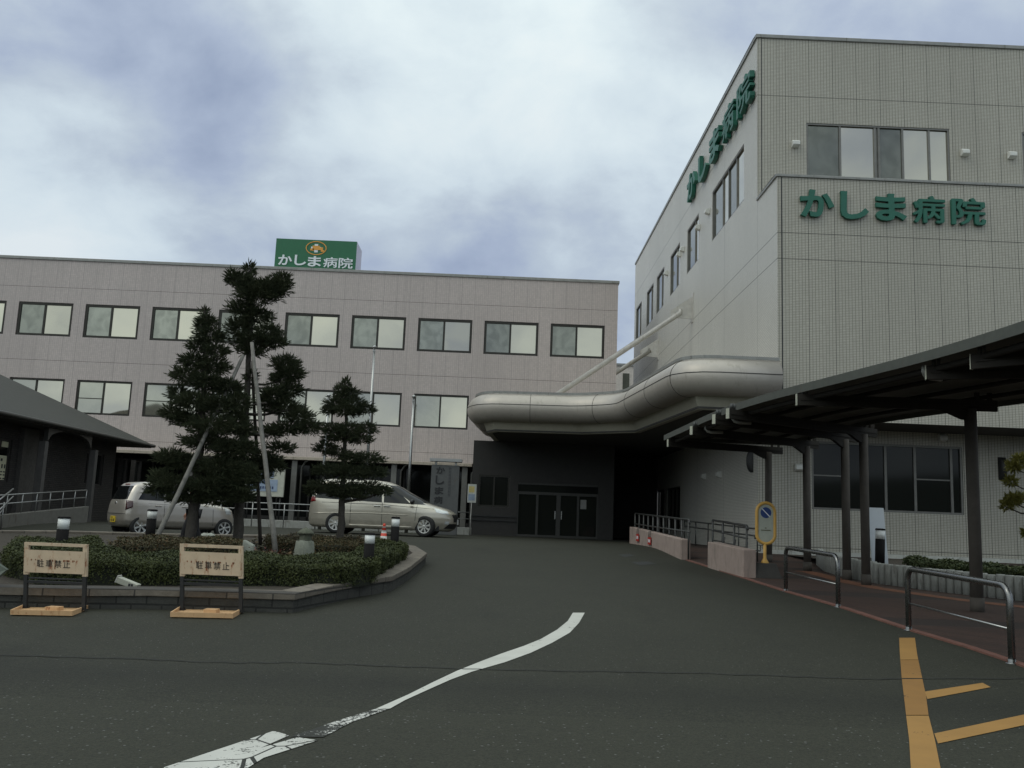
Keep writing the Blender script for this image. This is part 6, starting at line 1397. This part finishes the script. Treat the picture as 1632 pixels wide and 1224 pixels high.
for x in (-1.45, 1.45):
    for s_ in (-1, 1): wheel(va.t, x, s_*.8, .335, .22, s_, 8, steer=math.radians(-14) if x > 0 else 0)
defmat('tinted_glass', (.012, .013, .012), .05, 0., var=.02)
for s_ in (-1, 1):
    va.patch('side_window', 'side', [(-2.2, 1.12), (-1.0, 1.08), (-1.0, 1.6), (-2.02, 1.58)], cg, side=s_, nu=14); va.patch('side_window', 'side', [(-.94, 1.08), (.02, 1.05), (-.02, 1.58), (-.94, 1.6)], cg, side=s_); va.patch('side_window', 'side', [(.08, 1.05), (.95, 1.03), (.42, 1.5), (.05, 1.56)], cg, side=s_); va.patch('side_window', 'side', [(1.0, 1.03), (1.42, 1.03), (1.08, 1.2), (.92, 1.25)], cg, side=s_)
    va.patch('headlight', 'side', [(1.78, .8), (2.2, .73), (2.12, .84), (1.72, .93)], Mt['headlight_glass'], side=s_, off=.008); va.patch('tail_light', 'side', [(-2.42, .98), (-2.16, 1.02), (-2.2, 1.16), (-2.37, 1.16)], Mt['tail_red'], side=s_, off=.012, thick=1)
    va.seam([(.05, .3), (.04, 1.05)], s_, .007); va.seam([(-.98, .36), (-.98, 1.08)], s_, .007); va.seam([(1.12, .5), (1.16, 1.0)], s_, .007); va.seam([(-2.3, .99), (.0, .98), (1.7, .9)], s_, .008)
    va.patch('sill_skirt', 'side', [(-1.02, .2), (1.02, .2), (1.02, .31), (-1.02, .31)], silverbeige, side=s_, off=.03, thick=1, nu=16)
    for x in (-.12, .2): b = MB(); y = s_*(va.ys(x, .93)+.024); b.bar((x-.11, y, .93), (x+.11, y, .93), .03, .035); b.build('door_handle', Mt['chrome'], va.body, local=True, bevel=.01)
    b = MB(); b.lathe2((1.02, s_*1.0, 1.1), (.08, .13, .09), 14, 8, 0); b.bar((1.04, s_*.86, 1.04), (1.03, s_*.95, 1.06), .05, .05); b.build('mirror', Mt['black_plastic'] if s_ < 0 else silverbeige, va.t, local=True)
    va.patch('fog_lamp', 'side', [(2.06, .42), (2.2, .42), (2.2, .52), (2.08, .52)], Mt['headlight_glass'], side=s_, off=.006)
    b = MB(); P_ = [(x, s_*(va.ys(x, .64+.05*math.sin((x+2)*.9))+.006), .64+.05*math.sin((x+2)*.9)) for x in np.linspace(-2.2, .9, 18)]; b.tube(P_, .012, 6); b.build('body_crease', silverbeige, va.body, local=True)
va.patch('windscreen', 'front', [(-.74, 1.09), (.74, 1.09), (.58, 1.62), (-.58, 1.62)], cg, nu=18, nv=18, off=.012)
va.patch('grille', 'front', [(-.42, .5), (.42, .5), (.46, .74), (-.46, .74)], Mt['black_plastic'], nu=14, off=.01); va.patch('lower_grille', 'front', [(-.6, .28), (.6, .28), (.55, .44), (-.55, .44)], Mt['black_plastic'], nu=14, off=.01)
va.patch('rear_window', 'rear', [(-.66, 1.1), (.66, 1.1), (.58, 1.58), (-.58, 1.58)], cg)
b = MB(); x = va.xe(0, .47, True)+.02; b.box((x-.01, -.17, .42), (x+.01, .17, .59)); b.build('number_plate', Mt['plate_white'], va.t, local=True)
b = MB(); b.box((-1.9, -.7, .2), (1.9, .7, .36)); b.build('underbody', Mt['black_plastic'], va.t, local=True)

# ---------------------------------------------------------------- person walking behind the broad spruce
pc = PY(307, 840, 22.7); pc.z = G(22.7)
def skin_mesh(name, V, E, R, m, parent, sub=2):
    me = bpy.data.meshes.new(name); me.from_pydata(V, E, []); me.materials.append(m); o = bpy.data.objects.new(name, me); COL.objects.link(o); o.parent = parent
    sm_ = o.modifiers.new('skin', 'SKIN'); sm_.use_smooth_shade = True
    for i, r in enumerate(R): me.skin_vertices[0].data[i].radius = (r, r) if not isinstance(r, tuple) else r
    me.skin_vertices[0].data[0].use_root = True
    ss_ = o.modifiers.new('sub', 'SUBSURF'); ss_.levels = ss_.render_levels = sub
    return o
pp_ = thing('person', 'person in dark clothes walking behind the trunk of the broad spruce, one bare hand showing', 'person', pc, math.radians(183))
# local frame: x = direction walked, y = left, z up
V, E, R = [], [], []
def jv(p, r, par=None):
    V.append(p); R.append(r)
    if par is not None: E.append((par, len(V)-1))
    return len(V)-1
pel = jv((0, 0, .93), (.135, .115)); sp1 = jv((.01, 0, 1.08), (.125, .1), pel); ch = jv((.02, 0, 1.28), (.15, .11), sp1); nk = jv((.02, 0, 1.44), .055, ch); hd0 = jv((.04, 0, 1.53), .075, nk); hd1 = jv((.045, 0, 1.62), .09, hd0); hd2 = jv((.035, 0, 1.69), .062, hd1)
nose = jv((.135, 0, 1.585), .014, hd1)
for s_ in (1, -1):
    ear = jv((.03, s_*.095, 1.59), .016, hd1)
    f_ = .2*s_
    hip = jv((.0, s_*.09, .88), .09, pel); kn = jv((f_*.55+.05, s_*.1, .49), .058, hip); an = jv((f_*1.15-.02, s_*.1, .1), .04, kn); toe = jv((f_*1.15+.14, s_*.11, .04), .035, an)
    sh_ = jv((.02, s_*.19, 1.37), .065, ch); el = jv((-f_*.6-.05, s_*.27, 1.1), .043, sh_); wr = jv((-f_*.9+.06, s_*.3, .88), .03, el); pa = jv((-f_*.9+.09, s_*.305, .82), .034, wr)
    for k in range(4):
        q = -.028+.019*k; l = (.072, .082, .077, .06)[k]; a1 = jv((-f_*.9+.095+q, s_*.305, .775), .0095, pa); a2 = jv((-f_*.9+.1+q, s_*.3, .775-l*.55), .0088, a1); jv((-f_*.9+.105+q, s_*.288, .775-l), .0075, a2)
    th_ = jv((-f_*.9+.13, s_*.29, .815), .011, pa); jv((-f_*.9+.145, s_*.285, .77), .009, th_)
body = skin_mesh('body', V, E, R, Mt['skin'], pp_)
def cloth(name, idx, grow, m):
    mp = {o_: i for i, o_ in enumerate(idx)}; return skin_mesh(name, [V[i] for i in idx], [(mp[a], mp[b]) for a, b in E if a in mp and b in mp], [(r+grow, r+grow) if not isinstance(r, tuple) else (r[0]+grow, r[1]+grow) for r in (R[i] for i in idx)], m, pp_)
E_ = dict();
legs = [pel]; arms = [pel, sp1, ch]
kids = {}
for a, b in E: kids.setdefault(a, []).append(b)
for h in kids[pel]:
    if h != sp1: k = kids[h][0]; legs += [h, k, kids[k][0]]
for h in kids[ch]:
    if h != nk: k = kids[h][0]; arms += [h, k, kids[k][0]]
cloth('trousers', legs, .018, Mt['black_cloth']); cloth('jacket', arms, .022, Mt['black_cloth'])
hb_ = MB(); hb_.lathe2((.02, 0, 1.655), (.115, .105, .1), 16, 10, 0); hb_.lathe2((-.035, 0, 1.6), (.075, .09, .09), 14, 8, 0); hb_.build('hair', Mt['hair'], pp_, local=True)
for s_ in (1, -1): e_ = MB(); e_.lathe2((.125, s_*.034, 1.615), (.008, .013, .008), 8, 6, 0); e_.build('eye', Mt['black_ink'], pp_, local=True)
mb = MB(); mb.box((.126, -.022, 1.54), (.134, .022, 1.546)); mb.build('mouth', mat('lip', (.3, .1, .08), .6), pp_, local=True)
for s_ in (1, -1):
    f_ = .2*s_; b = MB(); b.lathe2((f_*1.15+.06, s_*.105, .045), (.15, .05, .05), 12, 8, 0); b.build('shoe', Mt['black_plastic'], pp_, local=True)
